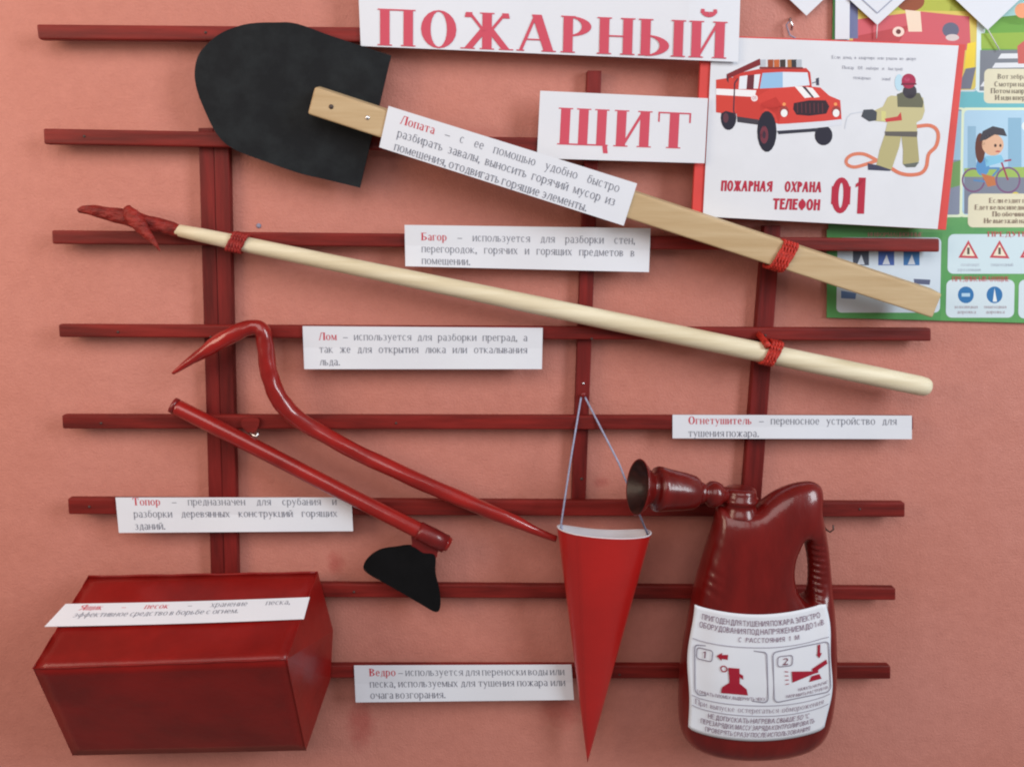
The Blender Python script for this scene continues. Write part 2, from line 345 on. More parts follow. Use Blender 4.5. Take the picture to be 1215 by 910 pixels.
def rrect(x0, y0, x1, y1, r=5, sk=0):
    p = []
    for cx, cy, a in ((x1-r, y1-r, 0), (x0+r, y1-r, 90), (x0+r, y0+r, 180), (x1-r, y0+r, 270)):
        for i in range(5): q = math.radians(a+i*22.5); p.append((cx+r*math.cos(q), cy+r*math.sin(q)))
    return [(x+sk*(y-y0), y) for x, y in p]
def stroke(pr, pts, wd, col, surf, off=.0003):
    for (x0, y0), (x1, y1) in zip(pts, pts[1:]):
        l = math.hypot(x1-x0, y1-y0) or 1; nx, ny = -(y1-y0)/l*wd/2, (x1-x0)/l*wd/2
        pr.poly([(x0+nx, y0+ny), (x1+nx, y1+ny), (x1-nx, y1-ny), (x0-nx, y0-ny)], col, surf, off)

def sheet(name, px4, d, label, cat, m=None, curl=None, thick=.0005, nu=22, nv=6, group=None, plane=None, parent=None):
    """a sheet of paper; px4 = its corners TL TR BR BL; returns the thing and a map from sheet pixels to its surface"""
    m = m or M['paper']; (ax, ay), (bx, by), (cx, cy), (dx, dy) = px4
    curl = curl or (lambda u, v: 0)
    Wp = math.hypot(bx-ax, by-ay); Hp = math.hypot(dx-ax, dy-ay)
    def surf_uv(u, v, off=0):
        x = ax*(1-u)*(1-v)+bx*u*(1-v)+cx*u*v+dx*(1-u)*v; y = ay*(1-u)*(1-v)+by*u*(1-v)+cy*u*v+dy*(1-u)*v
        if plane: return Ppl(x, y, plane[0], plane[1])+plane[1]*(off+curl(u, v)+d)
        dd = (d(u, v) if callable(d) else d)+curl(u, v)
        return P(x, y, dd+off)
    vs, fs = [], []
    for side in (0, 1):
        for j in range(nv+1):
            for i in range(nu+1): vs.append(surf_uv(i/nu, j/nv, -thick*side))
    n = (nu+1)*(nv+1)
    for j in range(nv):
        for i in range(nu):
            q = (j*(nu+1)+i, j*(nu+1)+i+1, (j+1)*(nu+1)+i+1, (j+1)*(nu+1)+i); fs.append(q[::-1]); fs.append(tuple(k+n for k in q))
    rim = [i for i in range(nu+1)]+[j*(nu+1)+nu for j in range(1, nv+1)]+[nv*(nu+1)+i for i in range(nu-1, -1, -1)]+[j*(nu+1) for j in range(nv-1, 0, -1)]
    for k in range(len(rim)): a, b = rim[k], rim[(k+1) % len(rim)]; fs.append((a, b, b+n, a+n))
    ctr = surf_uv(.5, .5)
    t = thing(name, ctr, label, cat, group) if parent is None else parent
    mesh('paper' if parent is None else name, vs, fs, m, t, smooth=False)
    return t, (lambda x, y, off=0: surf_uv(x/Wp, y/Hp, off)), Wp, Hp

# ------------------------------------------------------------------ the red lattice on the wall
rack = thing('wooden_rack', P(600, 455, .01), 'dark red painted wooden lattice of eight rails fixed flat on the salmon wall', 'rack')
RAILS = [((43, 29), (560, 33), (560, 53), (45, 48)), ((51, 152), (1000, 170), (1000, 189), (52, 172)), ((61, 274), (1115, 284), (1115, 300), (62, 291)),
         ((69, 385), (1105, 389), (1105, 406), (70, 402)), ((73, 492), (1084, 494), (1084, 512), (74, 510)), ((80, 592), (1074, 597), (1074, 615), (81, 611)),
         ((118, 691), (1063, 697), (1063, 713), (118, 709)), ((118, 789), (1057, 790), (1057, 807), (118, 806))]
for k_, q in enumerate(RAILS):
    q = [(x, y+.7*math.sin(k_*2.1+i)) if i < 2 else (x, y-1.3+.5*math.sin(k_*1.7+i*2)) for i, (x, y) in enumerate(q)]
    quadbox('rail', q, .026, .0118, M['rail'], rack, bevel=.0026, segs=3)
for q in (((235, 152), (253.0, 152), (267, 735), (251.5, 735)), ((253.3, 152), (271, 152), (283, 735), (267.3, 735))): quadbox('upright', q, .0137, .0137, M['upright'], rack, bevel=.0012)
quadbox('upright', ((697, 84), (714, 84), (694.5, 606), (678, 606)), .0137, .0137, M['upright'], rack, bevel=.0012)
quadbox('upright', ((907, 268), (927, 268), (902, 611), (880, 611)), .0137, .0137, M['upright'], rack, bevel=.0012)
def nail(x, y, d, r=.0022, m='rail', par=rack, name='nail', h=.0012):
    c = P(x, y, d); return lathe(name, c+Vector((0, .002, 0)), Vector((0, -1, 0)), [(0, r), (.002+h*.4, r), (.002+h, r*.6), (.002+h, 0)], M[m], par, n=12)
for x, y in ((244, 39), (262, 162), (250, 400), (470, 502), (702, 402), (908, 398), (420, 702), (735, 800), (1020, 604), (106, 601), (140, 394), (120, 502), (760, 606), (100, 162)):
    nail(x, y, .026, m='darksteel', r=.0016)
nail(692, 455, .0137, m='steel', r=.0018); nail(690, 568, .0137, m='darksteel', r=.0020)

# ------------------------------------------------------------------ printed labels on paper
RED, GREY, TRED = alb(178, 52, 66), lin((98, 102, 120)), alb(182, 70, 88)
def ed(seed, amp=.0036):
    return lambda u, v: amp*(.5+.5*math.sin(2.3*u*math.pi+seed))*(.4+.6*abs(2*v-1))+.0009*math.sin(9*u+seed*2)
def caption(px4, d, lines, label, name='caption_strip', h=9.0, top=12.5, lead=14.0, x0=19, x1=None, short=(), curl=None, plane=None, redn=1):
    t, sp, Wp, Hp = sheet(name, px4, d, label, 'caption', curl=curl, plane=plane, group='printed caption strips of the fire shield')
    pr = Print(); x1 = x1 or Wp-18
    for k, ln in enumerate(lines):
        cf = (lambda i: (RED, BOLD) if i < redn else (GREY, BOOK)) if k == 0 else None
        pr.text(ln, x0, x1, top+k*lead, h, sp, GREY, BOOK, justify=(k not in short), colf=cf)
    pr.build('lettering', t); return t
caption(((480, 267), (772, 271), (770, 323), (481, 316)), .0275, ['Багор – используется для разборки стен,', 'перегородок, горячих и горящих предметов в', 'помещении.'],
        'white caption strip about the pike pole, just above the pale round pole', short=(2,), curl=ed(1), x0=20, top=18)
caption(((359, 387), (644, 389), (643, 438), (361, 438)), .0275, ['Лом – используется для разборки преград, а', 'так же для открытия люка или откалывания', 'льда.'],
        'white caption strip about the crowbar, right of its red hooked end', short=(2,), curl=ed(2), top=16.5, lead=15)
caption(((137, 590), (417, 590), (419, 630), (141, 632)), .0275, ['Топор – предназначен для срубания и', 'разборки деревянных конструкций горящих', 'зданий.'],
        'white caption strip about the axe, above the red box', short=(2,), curl=ed(4), top=9.5, lead=14.5, x0=20)
caption(((798, 492), (1082, 493), (1082, 521), (798, 520)), .0275, ['Огнетушитель – переносное устройство для', 'тушения пожара.'],
        'narrow two-line caption strip above the red fire extinguisher', short=(1,), curl=ed(5, .0015), top=11, lead=15)
caption(((420, 789), (678, 788), (681, 830), (422, 833)), .0275, ['Ведро – используется для переноски воды или', 'песка, используемых для тушения пожара или', 'очага возгорания.'],
        'greyish caption strip about the bucket, left of the red cone', short=(2,), curl=ed(6), top=13, lead=13.5, x0=18, x1=249)

# title sheets
def tdep(px): return .0285+.012*min(max((px-600)/220, 0), 1)**2+.0012*math.sin(px/60)
t, sp, Wp, Hp = sheet('title_sheet', ((423, -60), (880, -52), (876, 74), (428, 55)), lambda u, v: tdep(423+455*u), 'long white title sheet with big red capitals at the top of the board', 'sign', nu=60, group='title sheets of the fire shield')
pr = Print(); tq = lambda x, y, off: P(447+x*.998+(-.004*x)*(y/44), 54+(x/418)*16+(y-44)*1.0, tdep(447+x)+off+.0004)
pr.text('ПОЖАРНЫЙ', 4, 417, 44, 43.5, tq, TRED, TITLE); pr.build('lettering', t)
t, sp, Wp, Hp = sheet('title_sheet', ((641, 108), (840, 117), (836, 194), (637, 188)), lambda u, v: .0285+.0135*u*u, 'shorter white title sheet with three big red capitals left of the fire engine poster', 'sign', group='title sheets of the fire shield')
pr = Print(); pr.text('ЩИТ', 26, 183, 63, 44, sp, TRED, TITLE, dy=0); pr.build('lettering', t)

# ------------------------------------------------------------------ traffic safety poster at the right
TP = .0045
gp = thing('safety_poster', P(1150, 250, TP), 'colourful green-bordered children traffic safety poster on the wall at the right edge', 'poster')
quadbox('poster_sheet', ((991, -120), (1420, -112), (1395, 388), (981, 377)), TP, .0012, M['green'], gp, bevel=0)
sw = lambda x, y, off: P(x, y, TP+off)
C = lambda *c: alb(*c, k=.86)
pr = Print()
def R(x0, y0, x1, y1, c, r=5, sk=-.02): pr.poly(rrect(x0, y0, x1, y1, r, sk), c, sw, .0003)
def Q(pts, c): pr.poly(pts, c, sw, .0003)
Q([(991, -110), (1400, -102), (1400, 150), (1120, 150), (990, 130)], C(104, 176, 186))         # teal upper band
# picture with the carpet room
R(1008, -60, 1163, 109, C(196, 208, 214)); R(1010, -58, 1161, 107, C(206, 186, 92))
Q([(1010, -30), (1160, -30), (1160, 14), (1010, 12)], C(170, 176, 70)); Q([(1012, 24), (1092, 14), (1150, 20), (1152, 60), (1012, 60)], C(196, 90, 100))
Q([(1012, 44), (1080, 30), (1060, 60), (1012, 60)], C(176, 70, 76)); pr.poly(ell(1128, 36, 10, 9), C(96, 98, 120), sw, .0003); pr.poly(ell(1130, 45, 8, 4), C(200, 190, 190), sw, .0003)
pr.poly(ell(1080, 2, 17, 12), C(140, 72, 44), sw, .0003); Q([(1074, 12), (1092, 14), (1094, 38), (1078, 38)], C(226, 206, 186)); pr.poly(ell(1066, 38, 7, 6), C(232, 206, 196), sw, .0003); pr.poly(ell(1066, 38, 3, 3), C(110, 60, 60), sw, .0003)
Q([(1148, 52), (1158, 50), (1156, 80), (1144, 82)], C(226, 200, 60)); Q([(1146, 82), (1158, 80), (1152, 106), (1136, 106)], C(110, 112, 128))
Q([(1008, -5), (1018, -5), (1018, 46), (1008, 46)], C(106, 112, 150))
# picture with the crossing
R(1161, -60, 1330, 110, C(206, 222, 226)); Q([(1164, -50), (1320, -50), (1320, 30), (1180, 30)], C(150, 190, 190))
Q([(1172, 22), (1330, 6), (1330, 60), (1164, 60)], C(104, 156, 62)); Q([(1164, 40), (1330, 36), (1330, 60), (1164, 58)], C(142, 172, 66)); Q([(1163, 60), (1330, 58), (1330, 108), (1162, 108)], C(118, 122, 132))
for k in range(4): Q([(1188-k*7, 64+k*11), (1330, 62+k*11), (1330, 68+k*11), (1184-k*7, 70+k*11)], C(214, 216, 222))
Q([(1207, 55), (1216, 48), (1222, 76), (1208, 76)], C(190, 90, 84)); pr.poly(ell(1213, 13, 9, 9), C(226, 150, 110), sw, .0003)
R(1168, 82, 1320, 123, C(214, 208, 182), 6)
# road picture, mostly hidden, and the cyclist picture
R(1100, 128, 1146, 258, C(214, 226, 196)); R(1102, 130, 1143, 255, C(128, 136, 156)); Q([(1126, 132), (1144, 132), (1142, 190), (1124, 190)], C(150, 184, 206)); Q([(1124, 195), (1141, 190), (1140, 220), (1122, 225)], C(110, 150, 90))
R(1141, 128, 1330, 258, C(214, 226, 196)); R(1144, 131, 1328, 255, C(168, 200, 222)); Q([(1148, 150), (1158, 150), (1158, 200), (1148, 200)], C(140, 176, 200)); Q([(1196, 140), (1212, 140), (1212, 205), (1196, 205)], C(132, 172, 198))
pr.poly(ell(1230, 150, 18, 9), C(214, 224, 232), sw, .0003)
Q([(1144, 200), (1328, 196), (1328, 215), (1144, 210)], C(150, 178, 90)); Q([(1144, 210), (1328, 212), (1328, 254), (1144, 254)], C(120, 126, 142))
for cx_, cy_, rr_ in ((1155, 214, 13), (1196, 214, 14)):
    e = ell(cx_, cy_, rr_, rr_*1.05, 20); stroke(pr, e+[e[0]], 2.2, C(120, 84, 120), sw)
stroke(pr, [(1155, 214), (1172, 216), (1186, 200), (1165, 200), (1172, 216)], 2.4, C(86, 130, 176), sw); stroke(pr, [(1196, 214), (1188, 192), (1200, 190)], 2.2, C(150, 60, 84), sw)
pr.poly(ell(1166, 198, 8, 11), C(86, 140, 190), sw, .0003); Q([(1168, 186), (1188, 184), (1192, 192), (1170, 198)], C(126, 186, 214)); Q([(1164, 206), (1180, 210), (1182, 220), (1172, 222)], C(186, 112, 70))
pr.poly(ell(1163, 176, 6, 18), C(96, 52, 40), sw, .0003); pr.poly(ell(1178, 172, 13, 13), C(214, 170, 140), sw, .0003)
pr.poly([(1162, 168), (1166, 156), (1178, 150), (1191, 153), (1195, 162), (1180, 160), (1170, 166)], C(62, 58, 66), sw, .0003); pr.poly(ell(1205, 233, 5, 5), C(206, 186, 70), sw, .0003)
R(1149, 230, 1320, 270, C(216, 210, 184), 6)
pr.poly(ell(1181, 173, 1.6, 2), C(70, 50, 46), sw, .0003); pr.poly(ell(1187, 173, 1.4, 1.9), C(70, 50, 46), sw, .0003); pr.poly(ell(1184, 180, 3, 1), C(180, 80, 80), sw, .0003)
# panels of small signs
Q([(981, 272), (1118, 276), (1116, 380), (981, 377)], C(82, 146, 84))
R(994, 282, 1117, 371, C(196, 208, 220), 6); R(1125, 278, 1330, 325, C(196, 214, 222), 7); R(1123, 332, 1204, 377, C(200, 214, 222), 7); R(1209, 332, 1330, 378, C(200, 214, 222), 7)
for k, cc in enumerate(((70, 76, 92), (64, 92, 160), (58, 110, 166))):
    x = 1012+k*30; Q([(x, 298), (x+19, 298), (x+19, 315), (x, 315)], C(*cc)); Q([(x+5, 314), (x+10, 302), (x+14, 314)], C(196, 204, 216))
Q([(1084, 331), (1104, 332), (1103, 338), (1085, 337)], C(86, 92, 120)); Q([(998, 345), (1016, 348), (1015, 355), (998, 354)], C(96, 124, 170))
for x in (1149, 1186, 1222):
    Q([(x-12, 306), (x+12, 307), (x, 285)], C(186, 74, 84)); Q([(x-7.5, 303.5), (x+7.5, 304), (x, 290)], C(226, 216, 196)); Q([(x-1.5, 302), (x+1.5, 302), (x+1.5, 294), (x-1.5, 294)], C(90, 80, 70))
for x in (1146, 1180, 1232): pr.poly(ell(x, 350, 9.5, 10), C(48, 110, 166), sw, .0003)
Q([(1178, 358), (1180, 342), (1183, 358)], C(220, 226, 232)); Q([(1141, 348), (1151, 348), (1151, 352), (1141, 352)], C(170, 200, 220))
for (x0, x1, yb, h, tx, cc) in ((1140, 1162, 316, 4, 'опасный поворот', (140, 140, 160)), (1136, 1164, 322, 4, 'дорога внимание', (140, 140, 160)), (1176, 1202, 316, 4, 'пешеходный', (140, 140, 160)), (1130, 1198, 334, 6, 'ПРЕДПИСЫВАЮЩИЕ', (180, 80, 84)),
                                (1172, 1290, 281, 6, 'ПРЕДУПРЕЖДАЮЩИЕ', (180, 80, 84)), (1133, 1160, 366, 4, 'велосипедная', (150, 110, 120)), (1168, 1194, 366, 4, 'пешеходная', (150, 110, 120)), (1136, 1158, 372, 4, 'дорожка', (150, 110, 120)), (1170, 1192, 372, 4, 'дорожка', (150, 110, 120)),
                                (1184, 1310, 94, 6, 'Вот зебра – переход', (120, 110, 100)), (1180, 1312, 103, 6, 'Смотри налево сначала', (120, 110, 100)), (1176, 1310, 111, 6, 'Потом направо смотри', (120, 110, 100)), (1181, 1300, 119, 6, 'И иди вперед', (120, 110, 100)),
                                (1174, 1300, 241, 6, 'Если ездит пешеход', (130, 110, 100)), (1157, 1312, 249, 6, 'Едет велосипедист во дворе', (130, 110, 100)), (1178, 1310, 257, 6, 'По обочине пути', (130, 110, 100)), (1168, 1310, 265, 6, 'Не выезжай на дорогу', (130, 110, 100)),
                                (1030, 1095, 281, 5, 'ИНФОРМАЦИОННЫЕ', (190, 120, 120))):
    pr.text(tx, x0, x1, yb, h, sw, C(*cc), BOLD if h > 5 else BOOK, justify=not (h == 6 and cc[1] == 110))
pr.build('printed_pictures', gp)

# ------------------------------------------------------------------ fire engine poster on red card
fp = thing('fire_poster', P(985, 155, .03), 'white poster with red fire engine and firefighter mounted on red card', 'poster')
quadbox('backing', ((833, 42), (1146, 53), (1122.5, 273), (821, 256)), .0345, .006, M['redback'], fp, bevel=.0006)
_, sp, Wp, Hp = sheet('poster_sheet', ((845, 44), (1137.5, 54.5), (1112.5, 272), (834, 257)), .0365, '', '', m=M['card'], parent=fp)
s3 = lambda X, Y, off: P(815+X/3.0325, Y/3.0325, .0365+off)
pr = Print()
def K(pts, *c): pr.poly(pts, C(*c), s3, .0003)
def E(cx, cy, rx, ry, *c): pr.poly(ell(cx, cy, rx, ry), C(*c), s3, .0003)
E(150, 425, 28, 44, 34, 32, 48); E(492, 488, 32, 36, 36, 34, 50); K([(180, 420), (260, 425), (256, 450), (182, 440)], 60, 56, 66)
K([(105, 288), (160, 280), (185, 282), (186, 412), (140, 400), (125, 408), (105, 405)], 196, 62, 52)
K([(165, 268), (258, 250), (430, 246), (444, 262), (450, 318), (430, 430), (330, 446), (250, 430), (180, 420)], 190, 56, 48)
K([(300, 320), (400, 308), (480, 316), (512, 345), (552, 362), (557, 432), (330, 448), (300, 430), (262, 376), (250, 350)], 200, 62, 54)
K([(266, 372), (320, 350), (345, 385), (330, 446), (318, 410), (285, 390), (262, 400)], 184, 50, 44)
K([(143, 268), (262, 212), (272, 232), (180, 270), (150, 284)], 120, 34, 40); K([(143, 268), (150, 284), (150, 300), (143, 290)], 70, 40, 50)
K([(105, 320), (250, 326), (244, 350), (105, 342)], 226, 224, 232)
K([(272, 264), (345, 260), (345, 316), (262, 320)], 140, 180, 216); K([(345, 260), (434, 262), (442, 308), (345, 316)], 208, 216, 230)
K([(190, 276), (218, 272), (214, 322), (186, 322)], 214, 220, 232); K([(243, 270), (264, 268), (256, 320), (240, 320)], 214, 220, 232); K([(219, 272), (242, 270), (240, 322), (214, 322)], 98, 40, 50)
stroke(pr, [(184, 284), (172, 300), (168, 400), (176, 420)], 5, C(70, 40, 56), s3, .0003)
for x, c in ((264, (176, 180, 190)), (291, (150, 70, 40)), (313, (186, 96, 50)), (335, (60, 50, 46)), (362, (170, 110, 60)), (376, (50, 50, 56)), (393, (170, 176, 186))):
    K([(x, 216), (x+20, 215), (x+20, 243), (x+1, 244)], *c)
K([(262, 242), (418, 243), (418, 250), (262, 249)], 120, 44, 44)
K([(388, 312), (414, 312), (452, 350), (424, 354)], 226, 226, 232); K([(428, 314), (452, 318), (478, 350), (458, 353)], 226, 226, 232); K([(414, 312), (426, 313), (458, 352), (450, 352)], 60, 52, 66)
K([(385, 372), (440, 362), (500, 362), (513, 384), (502, 410), (440, 418), (394, 414), (382, 394)], 48, 28, 40)
for k in range(7): K([(396+k*15, 372), (399+k*15, 372), (400+k*15, 408), (397+k*15, 408)], 96, 44, 54)
for x in (350, 537): E(x, 402, 17, 20, 150, 60, 56); E(x, 408, 12, 14, 226, 228, 236)
for x in (350, 535): E(x, 376, 6, 6, 236, 150, 90)
K([(318, 448), (430, 444), (556, 430), (556, 452), (440, 464), (322, 472)], 206, 210, 220); K([(324, 472), (470, 462), (468, 474), (330, 484)], 46, 46, 60)
E(288, 474, 35, 74, 32, 30, 46); E(278, 486, 15, 32, 110, 48, 62); E(278, 486, 6, 14, 60, 40, 56); E(140, 425, 10, 18, 90, 50, 62)
E(243, 354, 12, 12, 224, 210, 214); pr.text('01', 236, 250, 359, 11, s3, C(150, 50, 60), SANS)
K([(464, 284), (475, 280), (476, 308), (466, 308)], 60, 60, 80); stroke(pr, [(450, 300), (466, 296)], 3, C(90, 90, 110), s3, .0003)
# hose, firefighter
hose = [(828, 456), (870, 452), (896, 464), (905, 490), (896, 528), (870, 556), (862, 600), (842, 624), (800, 630), (762, 622), (730, 602)]
stroke(pr, catmull(hose, 4), 13, C(206, 116, 90), s3, .0003); stroke(pr, catmull([(684, 578), (640, 556), (600, 556), (576, 572), (576, 592), (604, 602), (650, 590), (684, 578)], 4), 12, C(206, 120, 94), s3, .0003)
stroke(pr, [(640, 402), (590, 410), (576, 424), (568, 464)], 3, C(190, 196, 206), s3, .0003)
E(764, 298, 16, 30, 176, 206, 222)
K([(712, 486), (772, 488), (764, 530), (736, 612), (680, 604), (694, 540)], 172, 164, 118); K([(772, 488), (828, 490), (836, 578), (822, 600), (790, 600), (777, 590), (778, 540)], 164, 156, 112)
K([(650, 588), (690, 596), (736, 612), (730, 616), (652, 612)], 60, 60, 84); K([(778, 592), (836, 584), (822, 602), (790, 603)], 96, 100, 96)
K([(735, 345), (850, 352), (856, 400), (846, 430), (826, 442), (830, 486), (712, 484), (722, 440), (676, 436), (668, 402), (706, 384), (722, 352)], 186, 178, 134)
K([(700, 400), (716, 402), (716, 438), (700, 436)], 200, 196, 130); K([(756, 340), (782, 330), (838, 336), (852, 368), (848, 388), (758, 386)], 98, 98, 80)
E(802, 330, 25, 26, 58, 52, 62); K([(712, 474), (830, 474), (828, 494), (714, 490)], 92, 88, 84); K([(712, 428), (758, 420), (770, 404), (774, 434), (716, 440)], 186, 60, 60)
K([(636, 396), (668, 394), (684, 404), (682, 434), (656, 438), (628, 420)], 66, 70, 78)
E(798, 293, 26, 27, 160, 40, 74); E(792, 286, 10, 8, 180, 66, 100); K([(772, 300), (826, 300), (826, 306), (770, 308)], 110, 30, 56)
RD = C(170, 36, 60)
pr.text('ПОЖАРНАЯ ОХРАНА', 122, 484, 688, 38, s3, RD, HEAVY, dy=5); pr.text('ТЕЛЕФОН', 308, 478, 754, 40, s3, RD, HEAVY, dy=4); pr.text('01', 517, 640, 768, 130, s3, RD, DIGIT, dy=2)
for tx, x0, x1, y in (('Если дома, в квартире или рядом во дворе', 522, 825, 212), ('Пожар О1 набери и быстрей', 560, 776, 249), ('пожарных зови!', 600, 732, 285)): pr.text(tx, x0, x1, y, 11.5, s3, C(96, 98, 120), BOOK, dy=6)
pr.build('printed_picture', fp)

# pennants hanging down from above
for (cx_, ty, hw, lab, inner) in ((957, 19, 20, 'white pointed pennant tip left of the poster at the top edge', 0), (1041, 30, 33, 'white pennant tip with a thin grey inner outline above the fire poster', 1), (1172, 36, 38, 'largest white pennant tip above the crossing picture, furthest right', 0)):
    k = hw/ty; top = -130; dd = .010+.0
    t = thing('pennant', P(cx_, 0, dd), lab, 'pennant', 'white paper pennants along the top')
    h2 = 75; pts = [(cx_, ty), (cx_+k*h2, ty-h2), (cx_, ty-2*h2), (cx_-k*h2, ty-h2)]
    plate('paper', pts, dd, .0006, M['paper'], t)
    if inner:
        pr = Print(); stroke(pr, [(cx_-k*(h2-14), ty-h2), (cx_, ty-14), (cx_+k*(h2-14), ty-h2)], 1.2, C(150, 156, 176), lambda x, y, off: P(x, y, dd+off), .0006); pr.build('outline', t)
    if inner or hw > 35: tube('thread', [P(cx_, ty-1, dd-.001), P(cx_-1 if inner else cx_+14, 46 if inner else 60, dd-.002)], .0007, M['lining'], t, n=6)
t = quadbox('paper_strip', ((992, -90), (1009, -90), (1008, 47), (991, 47)), .0075, .0007, M['paper'], None, bevel=0)
tag(t, 'narrow upright white paper strip above the fire engine poster', 'paper strip')
t = thing('wall_pin', P(938, 30, 0), 'small dull metal pin with thread in the wall above the fire poster', 'pin')
tube('pin', [P(938, 22, 0), P(937, 24, .012), P(940, 30, .014), P(939, 36, .010)], .0016, M['steel'], t, n=8)
tube('thread', [P(938, 24, .010), P(933, 30, .004), P(937, 42, .006), P(944, 46, .006)], .0009, M['cord'], t, n=6)

# ------------------------------------------------------------------ shovel
sh = thing('shovel', P(740, 240, .045), 'black-bladed shovel with square pale wooden handle slanting across the board', 'shovel')
ol = catmull([(427, 223), (390, 214), (356, 206), (315, 192), (277, 177), (257, 159), (241, 127), (233, 104), (231, 84), (237, 63), (257, 43), (278, 33), (299, 28), (326, 27), (352, 28.5), (396, 44), (464, 66)], 5)
cxb, czb = 350, 120
plate('blade', ol, .034, .0032, M['blade'], sh, bend=None)
def bar(name, A, B, half, thick, m, parent, bevel=.0016):
    ax = (B-A).normalized(); n = Vector((0, -1, 0)); s = ax.cross(n).normalized()
    vs = [A+s*half, B+s*half, B-s*half, A-s*half]; vs += [v-n*thick+Vector((0, 0, .0055)) for v in vs]
    return mesh(name, vs, [(0, 1, 2, 3), (7, 6, 5, 4), (0, 4, 5, 1), (1, 5, 6, 2), (2, 6, 7, 3), (3, 7, 4, 0)], m, parent, bevel=bevel, segs=3), s
A_, B_ = P(369, 119.5, .062), P(1112.5, 363.5, .062)
hb, hs = bar('handle', A_, B_, .0160, .0275, M['batten'], sh, .0034)
for x, y, m in ((393, 127, 'darksteel'), (436, 140, 'steel')): nail(x, y, .062, r=.0028, m=m, par=sh, name='screw')
caption(((461, 126), (756, 218), (740, 268), (450, 175)), .0638, ['Лопата – с ее помощью удобно быстро', 'разбирать завалы, выносить горячий мусор из', 'помещения, отодвигать горящие элементы.'],
        'slanting caption strip taped on the shovel handle beside the blade', short=(2,), h=10.2, top=16, lead=16, x0=18, x1=291, curl=lambda u, v: .0016*math.sin(3*u)**2)

# ------------------------------------------------------------------ pike pole
pk = thing('pike_pole', P(650, 366, .042), 'long round pale pole with a red hooked paper tip at its left end', 'pike pole')
px_ = [(200, 271, 6.6), (240, 279.5, 8.2), (290, 290, 9.2), (400, 313, 9.8), (600, 354.5, 11), (800, 396.5, 12), (1000, 438.5, 12.4), (1090, 457.4, 12.4), (1098, 459, 11.6), (1101.5, 459.8, 9.5), (1103, 460.1, 5)]
def dpt(x): return .052 if x < 900 else .052-(x-900)*.00003
tube('pole', [P(x, y, .041) for x, y, r in px_], [r*.00104 for x, y, r in px_], M['pole'], pk, n=28)
hk = [(93, 250.5, 2.6), (99, 249, 4.5), (112, 250.5, 6.5), (130, 254, 8), (150, 258.5, 9.5), (170, 264, 10), (188, 268, 9), (205, 272, 8.2), (212, 273.5, 7.2)]
tube('hook', [P(x, y, .042) for x, y, r in catmull(hk, 3)], [r*.00104 for x, y, r in catmull(hk, 3)], M['hook'], pk, n=16, wob=.05, squash=.8)
hk = [(150, 247, 5.5), (156, 256, 9.5), (165, 266, 9), (174, 277, 6), (183, 288, 3.2), (190, 298, .8)]
tube('barb', [P(x, y, .048+i*.0012) for i, (x, y, r) in enumerate(catmull(hk, 3))], [r*.00103 for x, y, r in catmull(hk, 3)], M['hook'], pk, n=12, wob=.07, squash=.6)

def lash(name, cx_, cy_, ang, rx, ry, d, turns, pitch, rr, label, cat, m='rope'):
    """braided cord wound round a bar: rx = half height across the bar, ry = half depth (metres)"""
    c = P(cx_, cy_, d); ax = Vector((math.cos(ang), 0, -math.sin(ang))); s = Vector((math.sin(ang), 0, math.cos(ang))); n = Vector((0, -1, 0))
    t = thing(name, c, label, cat, 'red cords tying the tools to the lattice'); paths = []
    for k in range(turns):
        base = c+ax*(k-(turns-1)/2)*pitch
        for strand in range(2):
            pts = []; N = 72
            for i in range(N):
                q = 2*math.pi*i/N; cc, ss = math.cos(q), math.sin(q); ee = .45
                px = math.copysign(abs(cc)**ee, cc)*rx; py = math.copysign(abs(ss)**ee, ss)*ry
                tw = i/N*2*math.pi*9+strand*math.pi
                rad = 1+rr*.75*math.cos(tw)/max(rx, ry)
                pts.append(base+s*px*rad+n*py*rad+ax*(rr*.75*math.sin(tw)+(py/ry)*0+(px/rx)*.0035))
            paths.append(pts)
    multi_tube('cord', paths, rr, M[m], t, n=7, closed=True); return t
ang = math.atan2((A_-B_).z*1.0, (B_-A_).x)
lash('cord_lashing', 926, 303.5, ang, .0182, .0165, .0483, 5, .0040, .0014, 'orange-red braided cord wound round the square shovel handle', 'cord')
angp = math.atan2((P(200, 271, .04)-P(1090, 457, .04)).z, (P(1090, 457, .04)-P(200, 271, .04)).x)
lash('cord_lashing', 913, 418, angp, .0152, .0148, .041, 4, .0040, .0014, 'red braided cord wound round the right half of the round pole', 'cord')
lash('cord_lashing', 283, 288, angp, .0110, .0110, .041, 5, .0036, .0015, 'dark red cord band round the pole near its hooked tip', 'cord', 'tape')
tube('tail', [P(x, y, d) for x, y, d in ((900, 396, .028), (905, 402, .036), (909, 407, .050), (912, 411, .056))], .0042, M['rope'], bpy.data.objects['cord_lashing.001'], n=8, wob=.1)

